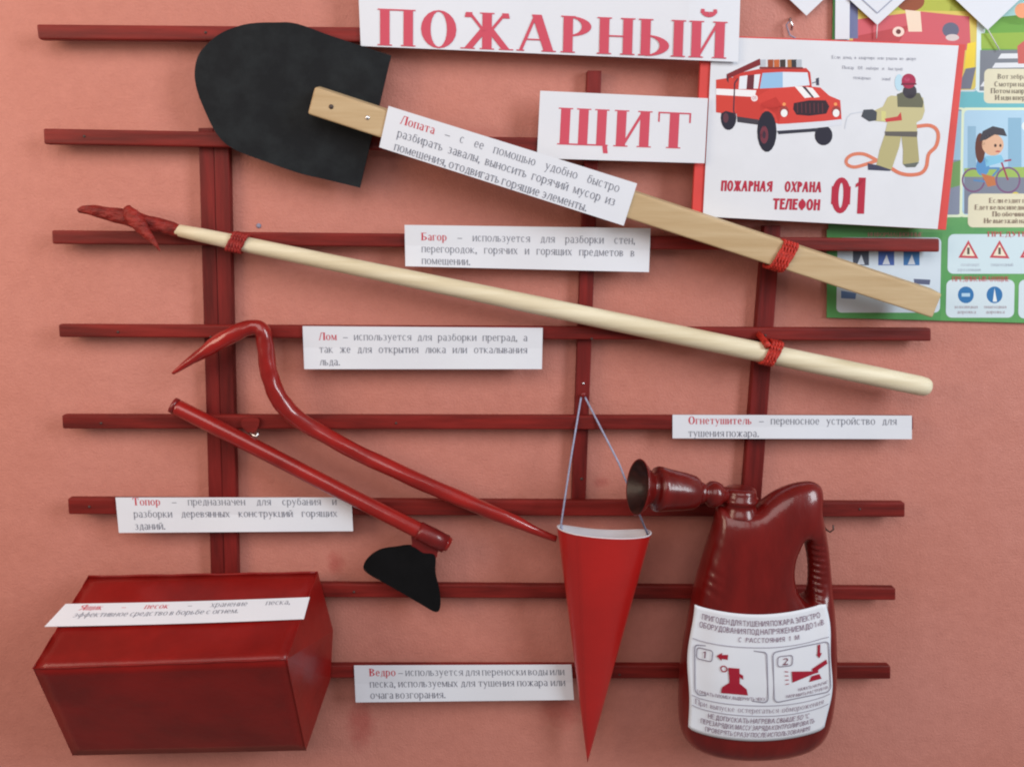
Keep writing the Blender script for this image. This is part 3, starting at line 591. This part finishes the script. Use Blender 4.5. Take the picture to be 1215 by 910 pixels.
# ------------------------------------------------------------------ crowbar
cb = [(205, 443, 2.0, .040), (222, 431, 4.5, .042), (240, 419, 7, .044), (258, 407, 9.5, .046), (276, 397, 10, .047), (292, 390, 9.5, .047), (304, 388, 9, .047), (312, 394, 9.5, .047), (314.5, 408, 10, .047), (317, 430, 10.3, .047),
      (321, 449, 10.5, .046), (328, 467, 11, .045), (340, 485, 11.2, .043), (358, 500, 10.5, .041), (390, 519, 10.2, .039), (430, 540, 10.2, .038), (480, 563, 10.3, .038), (530, 585, 10, .038), (580, 606, 9.3, .037), (612, 619, 8, .037), (634, 629, 5.6, .037), (648, 635, 4.8, .038), (660, 639, 4.2, .038)]
cc_ = catmull(cb, 4)
t = tube('crowbar', [P(x, y, d) for x, y, r, d in cc_], [r*.00103 for x, y, r, d in cc_], M['gloss'], None, n=20, wob=.035)
tag(t, 'bent glossy red crowbar with a pointed hooked end, sloping down to the right', 'crowbar')
# ------------------------------------------------------------------ axe
axe = thing('axe', P(370, 560, .04), 'red-handled axe with a black flared head pointing down', 'axe')
hpts = [(207, 481.5, 8.6), (212, 484, 10), (260, 508.5, 9.8), (340, 549.5, 9.8), (420, 590.5, 10), (500, 631, 10.4), (528, 644, 10.2), (532.5, 646.5, 9.5)]
tube('handle', [P(x, y, .0385) for x, y, r in hpts], [r*.00104 for x, y, r in hpts], M['gloss'], axe, n=22, wob=.02)
tube('rim', [P(204.5, 480.2, .0385), P(209, 482.5, .0385)], [.0102, .0104], M['sleeve'], axe, n=22)
tube('sleeve', [P(x, y, .0385) for x, y in ((496, 629), (500, 631), (515, 638.2), (529, 645))], [.0122, .0126, .0126, .0122], M['sleeve'], axe, n=22, wob=.03)
plate('neck', catmull([(490, 628), (530, 648), (520, 654), (517, 662), (500, 662), (483, 655), (489, 646)], 3, True), .0395, .004, M['sleeve'], axe)
axo = catmull([(488, 648), (470, 649.5), (452, 652.5), (438, 661), (431, 672), (436, 680), (455, 691), (478, 704), (500, 717), (517, 726), (522.5, 719), (521, 700), (516.5, 680), (516, 659), (502, 656)], 4, True)
plate('head', axo, .0405, .0052, M['axeblack'], axe)
# hanger with a bright pin beside the axe handle
t = thing('hook_hanger', P(299, 508, .026), 'small red hanging tab with a bright metal pin above the axe handle', 'hanger')
plate('tab', catmull([(288, 497), (306, 496), (307, 505), (301, 514), (295, 514), (287, 506)], 3, True), .0305, .003, M['rail'], t)
tube('pin', [P(296, 513, .028), P(300, 516, .034), P(305, 518, .036), P(306, 512, .034)], .0021, M['steel'], t, n=10)
t = tag(lathe('wall_plug', P(307, 268, 0), Vector((0, -1, 0)), [(0, .003), (.001, .003), (.0015, .0018), (.0015, 0)], mat('faded_blue_speck', alb(120, 120, 140), .6), None, n=12), 'tiny bluish speck stuck on the wall above the pale pole', 'speck')

# ------------------------------------------------------------------ cone bucket
cn = thing('cone_bucket', P(697, 900, .03), 'red paper cone bucket with white inside hanging point-down from grey cords', 'bucket')
RC = P(717, 625, .064); AP = P(697, 905, .036); UX = Vector((1, 0, -.055)).normalized()
def cone_pt(q, s, inset=0):
    """q = angle round the rim (0 right, -90 towards the viewer), s = 0 rim .. 1 apex"""
    a, b = .0615-inset, .036-inset
    z = .000-.0035*math.cos(2*q)*(1-s)
    flat = 1 if math.sin(q) < 0 else .75
    rim = RC+UX*a*math.cos(q)+Vector((0, b*math.sin(q)*flat, 0))+Vector((0, 0, z-(.006 if math.sin(q) < 0 else .018)*math.sin(q)**2*(1-s)))
    k = s+.03*math.sin(math.pi*s)*.6
    ap = AP+Vector((0, 0, inset*2))
    return rim*(1-k)+ap*k if s < 1 else ap
vs, fs = [], []; n = 56; m_ = 26
for j in range(m_+1):
    for i in range(n): vs.append(cone_pt(2*math.pi*i/n, min(j/m_, .996)))
for j in range(m_):
    for i in range(n): fs.append((j*n+i, j*n+(i+1) % n, (j+1)*n+(i+1) % n, (j+1)*n+i))
fs.append(tuple(range(m_*n, m_*n+n)))
M['cone'] = mat('satin_red_card', alb(162, 19, 16), .38, .75, var=.08, vscale=9, bump=.2, bscale=16, coat=.5, coat_rough=.22, bdist=.002)
mesh('cone', vs, fs, M['cone'], cn, smooth=True)
vs, fs = [], []
for j in range(m_+1):
    for i in range(n): vs.append(cone_pt(2*math.pi*i/n, j/m_*.9, .0009)+Vector((0, 0, .0004)))
for j in range(m_):
    for i in range(n): fs.append((j*n+i, j*n+(i+1) % n, (j+1)*n+(i+1) % n, (j+1)*n+i))
mesh('lining', vs, fs, M['lining'], cn, smooth=True)
vs, fs = [], []; m2, n2 = 22, 18                                  # the free edge of the rolled card, lying over the front
for j in range(m2+1):
    for i in range(n2+1):
        q = math.radians(-128+86*i/n2*(1-.1*j/m2)); c_ = cone_pt(q, min(j/m2, .97)); vs.append(c_+(CAM-c_).normalized()*(.0012 if i else .0007))
k2 = len(vs); vs += [v+Vector((0, .0007, 0)) for v in vs]
for j in range(m2):
    for i in range(n2): q = (j*(n2+1)+i, j*(n2+1)+i+1, (j+1)*(n2+1)+i+1, (j+1)*(n2+1)+i); fs += [q, tuple(v+k2 for v in q)[::-1]]
    for i in (0, n2): q = (j*(n2+1)+i, (j+1)*(n2+1)+i); fs.append((q[0], q[1], q[1]+k2, q[0]+k2))
mesh('overlap', vs, fs, M['cone'], cn, smooth=False)
rimp = [cone_pt(2*math.pi*i/n, 0, .0004)+Vector((0, 0, .0003)) for i in range(n)]
tube('rim', rimp, .0009, M['lining'], cn, n=6, closed=True)
L0 = cone_pt(math.pi, 0); R0 = cone_pt(0, 0)
tube('cord', [P(689.5, 471, .020), (P(689.5, 471, .020)+L0)/2+Vector((.0015, 0, 0)), L0+Vector((.004, 0, -.006)), L0+Vector((.006, -.006, -.004)), L0+Vector((.006, -.004, .004))], .00125, M['cord'], cn, n=8)
tube('cord', [P(694, 471, .020), (P(694, 471, .020)+R0)/2+Vector((.001, 0, .002)), R0+Vector((-.004, 0, -.004)), R0+Vector((-.006, .003, .003))], .00125, M['cord'], cn, n=8)
t = thing('nail', P(692, 469, .0137), 'dark nail in the middle upright holding the cords of the cone', 'nail')
tube('shank', [P(692, 469, .012), P(692, 468.5, .024)], .0018, M['darksteel'], t, n=8); nail(692, 468.5, .0235, r=.0032, m='sleeve', par=t, name='head')

# ------------------------------------------------------------------ sand box
bx = thing('sand_box', P(210, 800, .08), 'glossy dark red rectangular box tipped forward, low on the left', 'box')
TBL, TBR, FTL, FTR, FBL, FBR = P(105, 684, .030), P(377, 679, .030), P(39, 793, .166), P(340, 782, .166), P(86, 896, .064), P(363, 890, .064)
MBR, BBR, MBL, BBL = P(395, 748, .030), P(392, 806, .030), P(88, 745, .030), P(92, 806, .030)
def grid4(a, b, c, d, nu, nv, bul, nrm, seed):
    vs = []; 
    for j in range(nv+1):
        for i in range(nu+1):
            u, v = i/nu, j/nv
            p = a*(1-u)*(1-v)+b*u*(1-v)+c*u*v+d*(1-u)*v
            e = math.sin(math.pi*u)*math.sin(math.pi*v)
            vs.append(p+nrm*(bul*e+.0010*e*math.sin(u*9+seed)*math.sin(v*5+seed*2)))
    fs = [(j*(nu+1)+i, j*(nu+1)+i+1, (j+1)*(nu+1)+i+1, (j+1)*(nu+1)+i) for j in range(nv) for i in range(nu)]
    return vs, fs
def panel(name, a, b, c, d, bul, seed, nu=20, nv=12):
    nrm = ((b-a).cross(d-a)).normalized()
    ctr = (TBL+FBR)/2
    if nrm.dot((a+b+c+d)/4-ctr) < 0: nrm = -nrm
    vs, fs = grid4(a, b, c, d, nu, nv, bul, nrm, seed)
    n = len(vs); back = [v-nrm*.0014 for v in vs]
    rim = [i for i in range(nu+1)]+[j*(nu+1)+nu for j in range(1, nv+1)]+[nv*(nu+1)+i for i in range(nu-1, -1, -1)]+[j*(nu+1) for j in range(nv-1, 0, -1)]
    fs2 = fs+[tuple(k+n for k in f)[::-1] for f in fs]+[(rim[k], rim[(k+1) % len(rim)], rim[(k+1) % len(rim)]+n, rim[k]+n) for k in range(len(rim))]
    return mesh(name, vs+back, fs2, M['box'], bx, smooth=False), nrm
lid, nT = panel('lid', TBL, TBR, FTR, FTL, -.003, 1.0)
for p in lid.data.polygons: p.use_smooth = True
frn, _ = panel('front_panel', FTL, FTR, FBR, FBL, .002, 2.0)
for p in frn.data.polygons: p.use_smooth = True
vs = [TBR, FTR, FBR, BBR, MBR]; q = Vector((-.0014, 0, 0)); mesh('side_panel', vs+[v+q for v in vs], [(0, 1, 4), (1, 2, 3, 4), (5, 9, 6), (6, 9, 8, 7)]+[(i, (i+1) % 5, 5+(i+1) % 5, 5+i) for i in range(5)], M['box'], bx)
vs = [TBL, FTL, FBL, BBL, MBL]; mesh('side_panel', vs+[v-q for v in vs], [(0, 1, 4), (1, 2, 3, 4), (5, 9, 6), (6, 9, 8, 7)]+[(i, (i+1) % 5, 5+(i+1) % 5, 5+i) for i in range(5)], M['box'], bx)
mesh('bottom_panel', [FBL+Vector((0, .001, 0)), FBR+Vector((0, .001, 0)), BBR, BBL]+[p+Vector((0, 0, .0014)) for p in (FBL, FBR, BBR, BBL)], [(0, 1, 2, 3), (4, 5, 6, 7), (0, 1, 5, 4), (1, 2, 6, 5), (2, 3, 7, 6), (3, 0, 4, 7)], M['box'], bx)
mesh('back_panel', [TBL, TBR, MBR, BBR, BBL, MBL]+[p+Vector((0, .0014, 0)) for p in (TBL, TBR, MBR, BBR, BBL, MBL)], [(0, 1, 2, 5), (5, 2, 3, 4), (6, 11, 8, 7), (11, 10, 9, 8)]+[(i, (i+1) % 6, 6+(i+1) % 6, 6+i) for i in range(6)], M['box'], bx)
# folded seam lips along the two front edges and the back of the lid
for a, b, r in ((FTL, FTR, .0008), (FTR, FBR, .0007), (TBR, FTR, .0007), (TBL, FTL, .0007), (TBL, TBR, .0016)):
    pts = [a.lerp(b, i/14)+nT*(.0006*math.sin(i*1.9+r*900)) for i in range(15)]
    tube('seam', pts, r, M['box'], bx, n=8)
caption(((79, 719), (368, 711), (361, 737), (54, 746)), .0030, ['Ящик – песок – хранение песка,', 'эффективное средство в борьбе с огнем.'],
        'slanted two-line caption strip lying on the lid of the red box', short=(1,), h=8.5, top=11, lead=11.5, x0=22, x1=268, plane=(TBL, nT), curl=lambda u, v: -.0016*math.sin(math.pi*u)+.0014, redn=3)

# ------------------------------------------------------------------ fire extinguisher made from a jug
fe = thing('fire_extinguisher', P(900, 893, .07), 'dark red jug-shaped fire extinguisher with side handle and white instruction label', 'fire extinguisher')
D0 = .072; PW = lambda x, y: (P(x, y, D0).x, P(x, y, D0).z)
outer = [(851, 600), (846, 622), (836, 655), (826, 690), (817, 735), (810, 775), (806, 815), (806, 852), (811, 872), (824, 884), (850, 891), (885, 893.5), (925, 891), (955, 884), (972, 873), (981, 855), (986, 825), (988.5, 785), (988, 740), (986.5, 700), (983, 655), (978, 625), (974, 605), (975.5, 590), (974, 578), (966, 572), (955, 571.5), (938, 575), (920, 583), (905, 594), (897, 601), (888, 603), (866, 602)]
hole = [(951, 636), (948, 645), (942, 657), (939, 674), (941, 690), (947, 703), (953, 710), (957, 703), (958.5, 685), (958, 665), (955.5, 650), (953.5, 640)]
def dens(pts, closed=True, step=.0022):
    p = np.array([PW(x, y) for x, y in catmull(pts, 10, True)]); L = np.r_[0, np.cumsum(np.hypot(*np.diff(np.r_[p, p[:1]], axis=0).T))]; pc = np.r_[p, p[:1]]
    s = np.linspace(0, L[-1], int(L[-1]/step)+1)[:-1]; return np.c_[np.interp(s, L, pc[:, 0]), np.interp(s, L, pc[:, 1])]
OB, HB = dens(outer), dens(hole, step=.0016)
def segdist(q, B):
    A0, B0 = B, np.roll(B, -1, 0); d = B0-A0; ll = (d**2).sum(1)
    t_ = np.clip(((q[:, None, :]-A0)*d).sum(2)/ll, 0, 1); c = A0+t_[..., None]*d; return np.sqrt(((q[:, None, :]-c)**2).sum(2)).min(1)
def inside(q, B):
    x, y = q[:, 0][:, None], q[:, 1][:, None]; x0, y0 = B[:, 0], B[:, 1]; x1, y1 = np.roll(x0, -1), np.roll(y0, -1)
    with np.errstate(divide='ignore', invalid='ignore'):
        c = ((y0 > y) != (y1 > y)) & (x < (x1-x0)*(y-y0)/(y1-y0+1e-12)+x0)
    return c.sum(1) % 2 == 1
def hgt(q):
    q = np.atleast_2d(q); do = segdist(q, OB); dh = segdist(q, HB); R_ = .046
    soft = -math.log(1)*0
    s = np.minimum(do, dh*1.0)
    base = np.sqrt(np.clip(1-(1-np.clip(s/R_, 0, 1))**2, 0, 1))
    # fuller towards the bottom, slimmer at the neck and the top of the handle
    zt, zb = PW(890, 600)[1], PW(890, 880)[1]; k = np.clip((zt-q[:, 1])/(zt-zb), -.2, 1)
    T_ = .026+.022*np.clip(k*1.6, 0, 1)
    return base*T_
rng = np.random.default_rng(2)
def rings(B, sgn):
    tan = np.roll(B, -1, 0)-np.roll(B, 1, 0); tan /= np.hypot(*tan.T)[:, None]; nr = np.c_[-tan[:, 1], tan[:, 0]]
    area_ = .5*np.sum(B[:, 0]*np.roll(B[:, 1], -1)-np.roll(B[:, 0], -1)*B[:, 1]); 
    if area_ < 0: nr = -nr
    out = []
    for o_ in (.0004, .0011, .0022, .0038, .0060, .0088, .0120):
        q = B+nr*o_*sgn; s = segdist(q, OB); s2 = segdist(q, HB)
        keep = (np.minimum(s, s2) > o_*.93) & inside(q, OB) & ~inside(q, HB); out.append(q[keep])
    return np.concatenate(out)
gx = np.arange(OB[:, 0].min(), OB[:, 0].max(), .0034); gz = np.arange(OB[:, 1].min(), OB[:, 1].max(), .0034)
G = np.array([(x+(.0017 if j % 2 else 0), z) for j, z in enumerate(gz) for x in gx])
G = G[inside(G, OB) & ~inside(G, HB)]; G = G[(segdist(G, OB) > .0142) & (segdist(G, HB) > .0142)]
PT = np.concatenate([OB, HB, rings(OB, 1), rings(HB, -1), G]); nO, nH = len(OB), len(HB)
edges = [(i, (i+1) % nO) for i in range(nO)]+[(nO+i, nO+(i+1) % nH) for i in range(nH)]
cv, ce, cf_, *_r = geometry.delaunay_2d_cdt([Vector(p) for p in PT.tolist()], edges, [], 0, 1e-7)
cv = np.array([tuple(v) for v in cv]); cen = np.array([cv[list(f)].mean(0) for f in cf_]); ok = inside(cen, OB) & ~inside(cen, HB)
cf_ = [tuple(f) for f, k in zip(cf_, ok) if k]; hh = hgt(cv); hh[hh < .0022] = 0
bd = np.minimum(segdist(cv, OB), segdist(cv, HB)) < 1e-5; hh = hgt(cv)*(~bd)
# inflate the outline: solve a membrane over the triangles, so that every limb gets a round section
tri_ = np.array(cf_); ii, jj, ww = [], [], []; mass = np.zeros(len(cv))
for a_, b_, c_ in ((0, 1, 2), (1, 2, 0), (2, 0, 1)):
    pa, pb, pc = cv[tri_[:, a_]], cv[tri_[:, b_]], cv[tri_[:, c_]]; u1, u2 = pa-pc, pb-pc
    cr = np.abs(u1[:, 0]*u2[:, 1]-u1[:, 1]*u2[:, 0])+1e-14; ct = np.clip((u1*u2).sum(1)/cr, .02, 40)/2
    ii += [tri_[:, a_], tri_[:, b_]]; jj += [tri_[:, b_], tri_[:, a_]]; ww += [ct, ct]; np.add.at(mass, tri_[:, c_], cr/6)
ii, jj, ww = map(np.concatenate, (ii, jj, ww)); dg = np.bincount(ii, ww, len(cv)); fr = (~bd).astype(float)
def Lap(x): return fr*(dg*x-np.bincount(ii, ww*x[jj], len(cv)))+(1-fr)*x
ph = np.zeros(len(cv)); rr = mass*fr-Lap(ph); pp = rr/np.maximum(dg, 1e-9); zz = pp.copy(); rz = rr@zz
for _ in range(900):
    q = Lap(pp); al_ = rz/(pp@q); ph += al_*pp; rr = rr-al_*q; zz = rr/np.maximum(dg, 1e-9); rz2 = rr@zz
    if rz2 < 1e-22: break
    pp = zz*fr+pp*(rz2/rz); rz = rz2
rad_ = np.sqrt(np.clip(2*ph, 0, None)); zt, zb = PW(890, 600)[1], PW(890, 880)[1]; kz = np.clip((zt-cv[:, 1])/(zt-zb), -.2, 1)
Tm = .034+.016*np.clip(kz*1.5, 0, 1); hh = 1/(1/np.maximum(rad_, 1e-6)**2.6+1/Tm**2.6)**(1/2.6); hh[bd] = 0
gx0, gz0 = PW(955, 640); gx1, gz1 = PW(973, 712)               # crinkled grip on the inner side of the handle, dents down the left shoulder
gr = np.clip(1-np.abs(cv[:, 0]-(gx0+gx1)/2)/.016, 0, 1)*np.clip((gz0+.006-cv[:, 1])/.012, 0, 1)*np.clip((cv[:, 1]-gz1+.004)/.012, 0, 1)
hh += (~bd)*gr*.0011*np.sin(cv[:, 1]*760+cv[:, 0]*90)
lx_, lz_ = PW(838, 690); hh += (~bd)*.00065*np.exp(-((cv[:, 0]-lx_)/.014)**2-((cv[:, 1]-lz_)/.055)**2)*np.sin(cv[:, 1]*330+cv[:, 0]*210+2.2*np.sin(cv[:, 1]*95))
V_ = [Vector((x, -D0-h, z)) for (x, z), h in zip(cv, hh)]; idx = {}; F_ = [f for f in cf_]
for i, ((x, z), h) in enumerate(zip(cv, hh)):
    if bd[i]: idx[i] = i
    else: idx[i] = len(V_); V_.append(Vector((x, -D0+h*.82, z)))
F_ += [tuple(idx[i] for i in f)[::-1] for f in cf_]
me = bpy.data.meshes.new('jug'); me.from_pydata([tuple(v) for v in V_], [], F_)
bm = bmesh.new(); bm.from_mesh(me); bmesh.ops.recalc_face_normals(bm, faces=bm.faces); bm.to_mesh(me); bm.free()
for p in me.polygons: p.use_smooth = True
me.materials.append(M['bottle']); jug = link(bpy.data.objects.new('jug', me), fe)
HH = hh
def jug_d(p):                                                    # front surface of the jug under a wall-plane point
    dd = np.hypot(cv[:, 0]-p.x, cv[:, 1]-p.z); k = np.argsort(dd)[:6]; w_ = 1/(dd[k]+.0004); return D0+float((HH[k]*w_).sum()/w_.sum())
# neck and cap
NB = P(877, 606, D0)
lathe('neck', NB, Vector((0, 0, 1)), [(-.004, .0245), (.003, .0225), (.006, .0205), (.012, .0205), (.0135, .0225), (.018, .0228), (.0195, .0205), (.026, .0200), (.030, .0185), (.0315, .014), (.032, 0)], M['bottle'], fe)
# nozzle: stub, rings, barrel and flared bell
c0, c1 = P(872, 588.5, .070), P(758, 578, .094); ax = (c1-c0); LL = ax.length; axn = ax.normalized(); s_ = lambda x: (872-x)/(872-758)*LL; u_ = .00100
lathe('nozzle', c0, axn, [(s_(x), r*u_) for x, r in ((872, 11), (856, 11), (853, 14.5), (850, 16), (846, 17), (842, 16.5), (839, 14), (837, 11.5), (834, 11), (832.5, 13.5), (830, 14.5), (828, 13.5), (827, 15), (825.5, 19), (821, 22), (808, 24.5), (792, 26.8), (784, 28.3), (780, 28.8), (777, 27.5), (775.5, 22.5), (773.5, 19.5), (771, 20))], M['bottle'], fe)
lathe('bell', c0, axn, [(s_(x), r*u_) for x, r in ((774, 18.5), (771, 20), (768, 23), (764, 28), (760, 32.5), (757.5, 35), (756.5, 35.6), (755.8, 35.0), (757, 33.6), (760, 30.5), (764, 25.5), (768, 20.5), (772, 16), (774, 9), (774.2, 0))], M['bottle'], fe, n=56)
lathe('bell_inside', c0, axn, [(s_(x), r*u_) for x, r in ((756.4, 34.0), (759.4, 30.6), (763.5, 25.2), (767.5, 20), (771, 15), (773, 8), (773.2, 0))], M['bottle_in'], fe, n=48)
# label
def lab_px(u, v):
    top = 717+ (12*math.sin(math.pi*min(u*1.05, 1))**.8 if u < 1 else 0)*(1) ; bot = 862+17*math.sin(math.pi*u)**.6
    lx = 823-5.5*v-3.5*math.sin(math.pi*v)+1.6*math.sin(v*9+1); rx = 980+9*math.sin(math.pi*v*.9)-3*v+1.5*math.sin(v*11)
    return lx*(1-u)+rx*u, top*(1-v)+bot*v+1.5*math.sin(u*11)*v*(1-v)
def lab_surf(x, y, off=0):
    u, v = min(max(x/165, 0), 1), min(max(y/148, 0), 1); px, py = lab_px(u, v); d = D0+.03
    for _ in range(3): d = jug_d(P(px, py, d))
    return P(px, py, d+.0018+.0006*math.sin(u*13+v*4)*math.sin(v*9)+off)
nu, nv = 40, 34
LD = np.zeros((nv+1, nu+1)); LX = [[lab_px(i/nu, j/nv) for i in range(nu+1)] for j in range(nv+1)]
for j in range(nv+1):
    for i in range(nu+1):
        d = D0+.03
        for _ in range(3): d = jug_d(P(*LX[j][i], d))
        LD[j, i] = d
base_ = LD.copy()
for _ in range(60):                                              # the paper is stiffer than the dents under it
    pd = np.pad(LD, 1, mode='edge'); LD = np.maximum(base_, .25*(pd[2:, 1:-1]+pd[:-2, 1:-1]+pd[1:-1, 2:]+pd[1:-1, :-2]))
pd = np.pad(LD, 1, mode='edge'); LD = np.maximum(base_, (pd[2:, 1:-1]+pd[:-2, 1:-1]+pd[1:-1, 2:]+pd[1:-1, :-2]+LD)/5)
LG = [[P(*LX[j][i], LD[j, i]+.0020+.0005*math.sin(i*.33+j*.12)*math.sin(j*.26)) for i in range(nu+1)] for j in range(nv+1)]
def lab_fast(x, y, off=0):
    fx, fy = min(max(x/165, 0), .9999)*nu, min(max(y/148, 0), .9999)*nv; i, j = int(fx), int(fy); a, b = fx-i, fy-j
    p = LG[j][i]*(1-a)*(1-b)+LG[j][i+1]*a*(1-b)+LG[j+1][i+1]*a*b+LG[j+1][i]*(1-a)*b; return p+(CAM-p).normalized()*(off+.0009)
vs = [p for r_ in LG for p in r_]; n = len(vs); vs += [p+Vector((0, .0006, 0)) for p in vs]; fs = []
for j in range(nv):
    for i in range(nu): q = (j*(nu+1)+i, j*(nu+1)+i+1, (j+1)*(nu+1)+i+1, (j+1)*(nu+1)+i); fs += [q[::-1], tuple(k+n for k in q)]
rim = [i for i in range(nu+1)]+[j*(nu+1)+nu for j in range(1, nv+1)]+[nv*(nu+1)+i for i in range(nu-1, -1, -1)]+[j*(nu+1) for j in range(nv-1, 0, -1)]
for k in range(len(rim)): a, b = rim[k], rim[(k+1) % len(rim)]; fs.append((a, b, b+n, a+n))
lb = mesh('paper_label', vs, fs, M['paper'], fe, smooth=True)
pr = Print(); GB, LR = C(120, 92, 112), C(150, 28, 48); LN = C(150, 146, 160)
def LT(tx, x0, x1, y, h, st=SANS, c=GB): pr.text(tx, x0, x1, y, h, lab_fast, c, st)
LT('ПРИГОДЕН ДЛЯ ТУШЕНИЯ ПОЖАРА ЭЛЕКТРО', 10, 155, 14, 6.5); LT('ОБОРУДОВАНИЯ ПОД НАПРЯЖЕНИЕМ ДО 1 кВ', 8, 158, 23.5, 6.5); LT('С РАССТОЯНИЯ 1 М', 56, 128, 33, 5.5)
for y in (39, 107, 119): stroke(pr, [(3+i*8, y) for i in range(21)], .9, LN, lab_fast)
def box_(x0, y0, x1, y1, wd, c, r=5):
    e = rrect(x0, y0, x1, y1, r); stroke(pr, e+[e[0]], wd, c, lab_fast)
box_(7, 44, 91, 103, 1.2, C(130, 126, 142)); box_(98, 44, 163, 103, 1.2, C(130, 126, 142)); box_(10, 47, 28, 60, 1, C(120, 110, 126), 3); box_(104, 50, 121, 62, 1, C(120, 110, 126), 3)
LT('1', 17, 21, 57.5, 8, SANS, C(110, 50, 70)); LT('2', 110, 116, 60.5, 8, SANS, C(110, 50, 70))
def LP_(pts): pr.poly(pts, LR, lab_fast)
LP_([(33, 52), (39, 47.5), (39, 50), (46, 49), (46, 55), (39, 54.5), (39, 57)])
LP_([(47, 64), (60, 64), (59.5, 82), (60, 84), (47, 84), (48, 80)]); LP_([(47, 82), (60, 82), (67, 88), (68, 95), (37, 95), (39, 88)]); LP_([(60, 70), (64, 72), (64, 77), (60, 74)])
e = ell(42, 66, 3.6, 3.4, 10); stroke(pr, e+[e[0]], 1.3, LR, lab_fast)
LP_([(120, 69), (145, 74), (145, 77), (120, 82)]); LP_([(143, 71), (160, 65), (161, 70), (150, 74), (150, 77), (145, 77)]); LP_([(142, 79), (151, 79), (153, 85), (139, 85)]); LP_([(150, 45), (153, 45), (153, 55), (155, 56), (152, 61), (149, 56), (150, 55)])
for k in range(4): stroke(pr, [(112, 68+k*5), (116, 69+k*4.6)], .9, LR, lab_fast)
LT('СОРВАТЬ ПЛОМБУ, ВЫДЕРНУТЬ ЧЕКУ', 9, 88, 101, 3.8); LT('НАЖАТЬ НА РЫЧАГ', 126, 160, 93, 3.6); LT('НАПРАВИТЬ РАСТРУБ НА', 112, 160, 99, 3.6)
LT('При выпуске остерегаться обморожения', 7, 156, 115.5, 6.4, BOOK); LT('НЕ ДОПУСКАТЬ НАГРЕВА СВЫШЕ 50 °С', 22, 142, 127.5, 5.6); LT('ПЕРЕЗАРЯДКИ, МАССУ ЗАРЯДА КОНТРОЛИРОВАТЬ', 14, 150, 135.5, 5.6); LT('ПРОВЕРЯТЬ СРАЗУ ПОСЛЕ ИСПОЛЬЗОВАНИЯ', 20, 146, 143.5, 5.4)
pr.build('lettering', lb); 
# little wire hook to the right of the jug handle
t = tube('wire_hook', [P(976, 622, .020), P(981, 629, .030), P(985, 631, .034), P(989, 628, .034), P(988.5, 623, .034)], .0011, M['darksteel'], None, n=8)
tag(t, 'thin dark bent wire hook beside the jug handle of the extinguisher', 'hook')
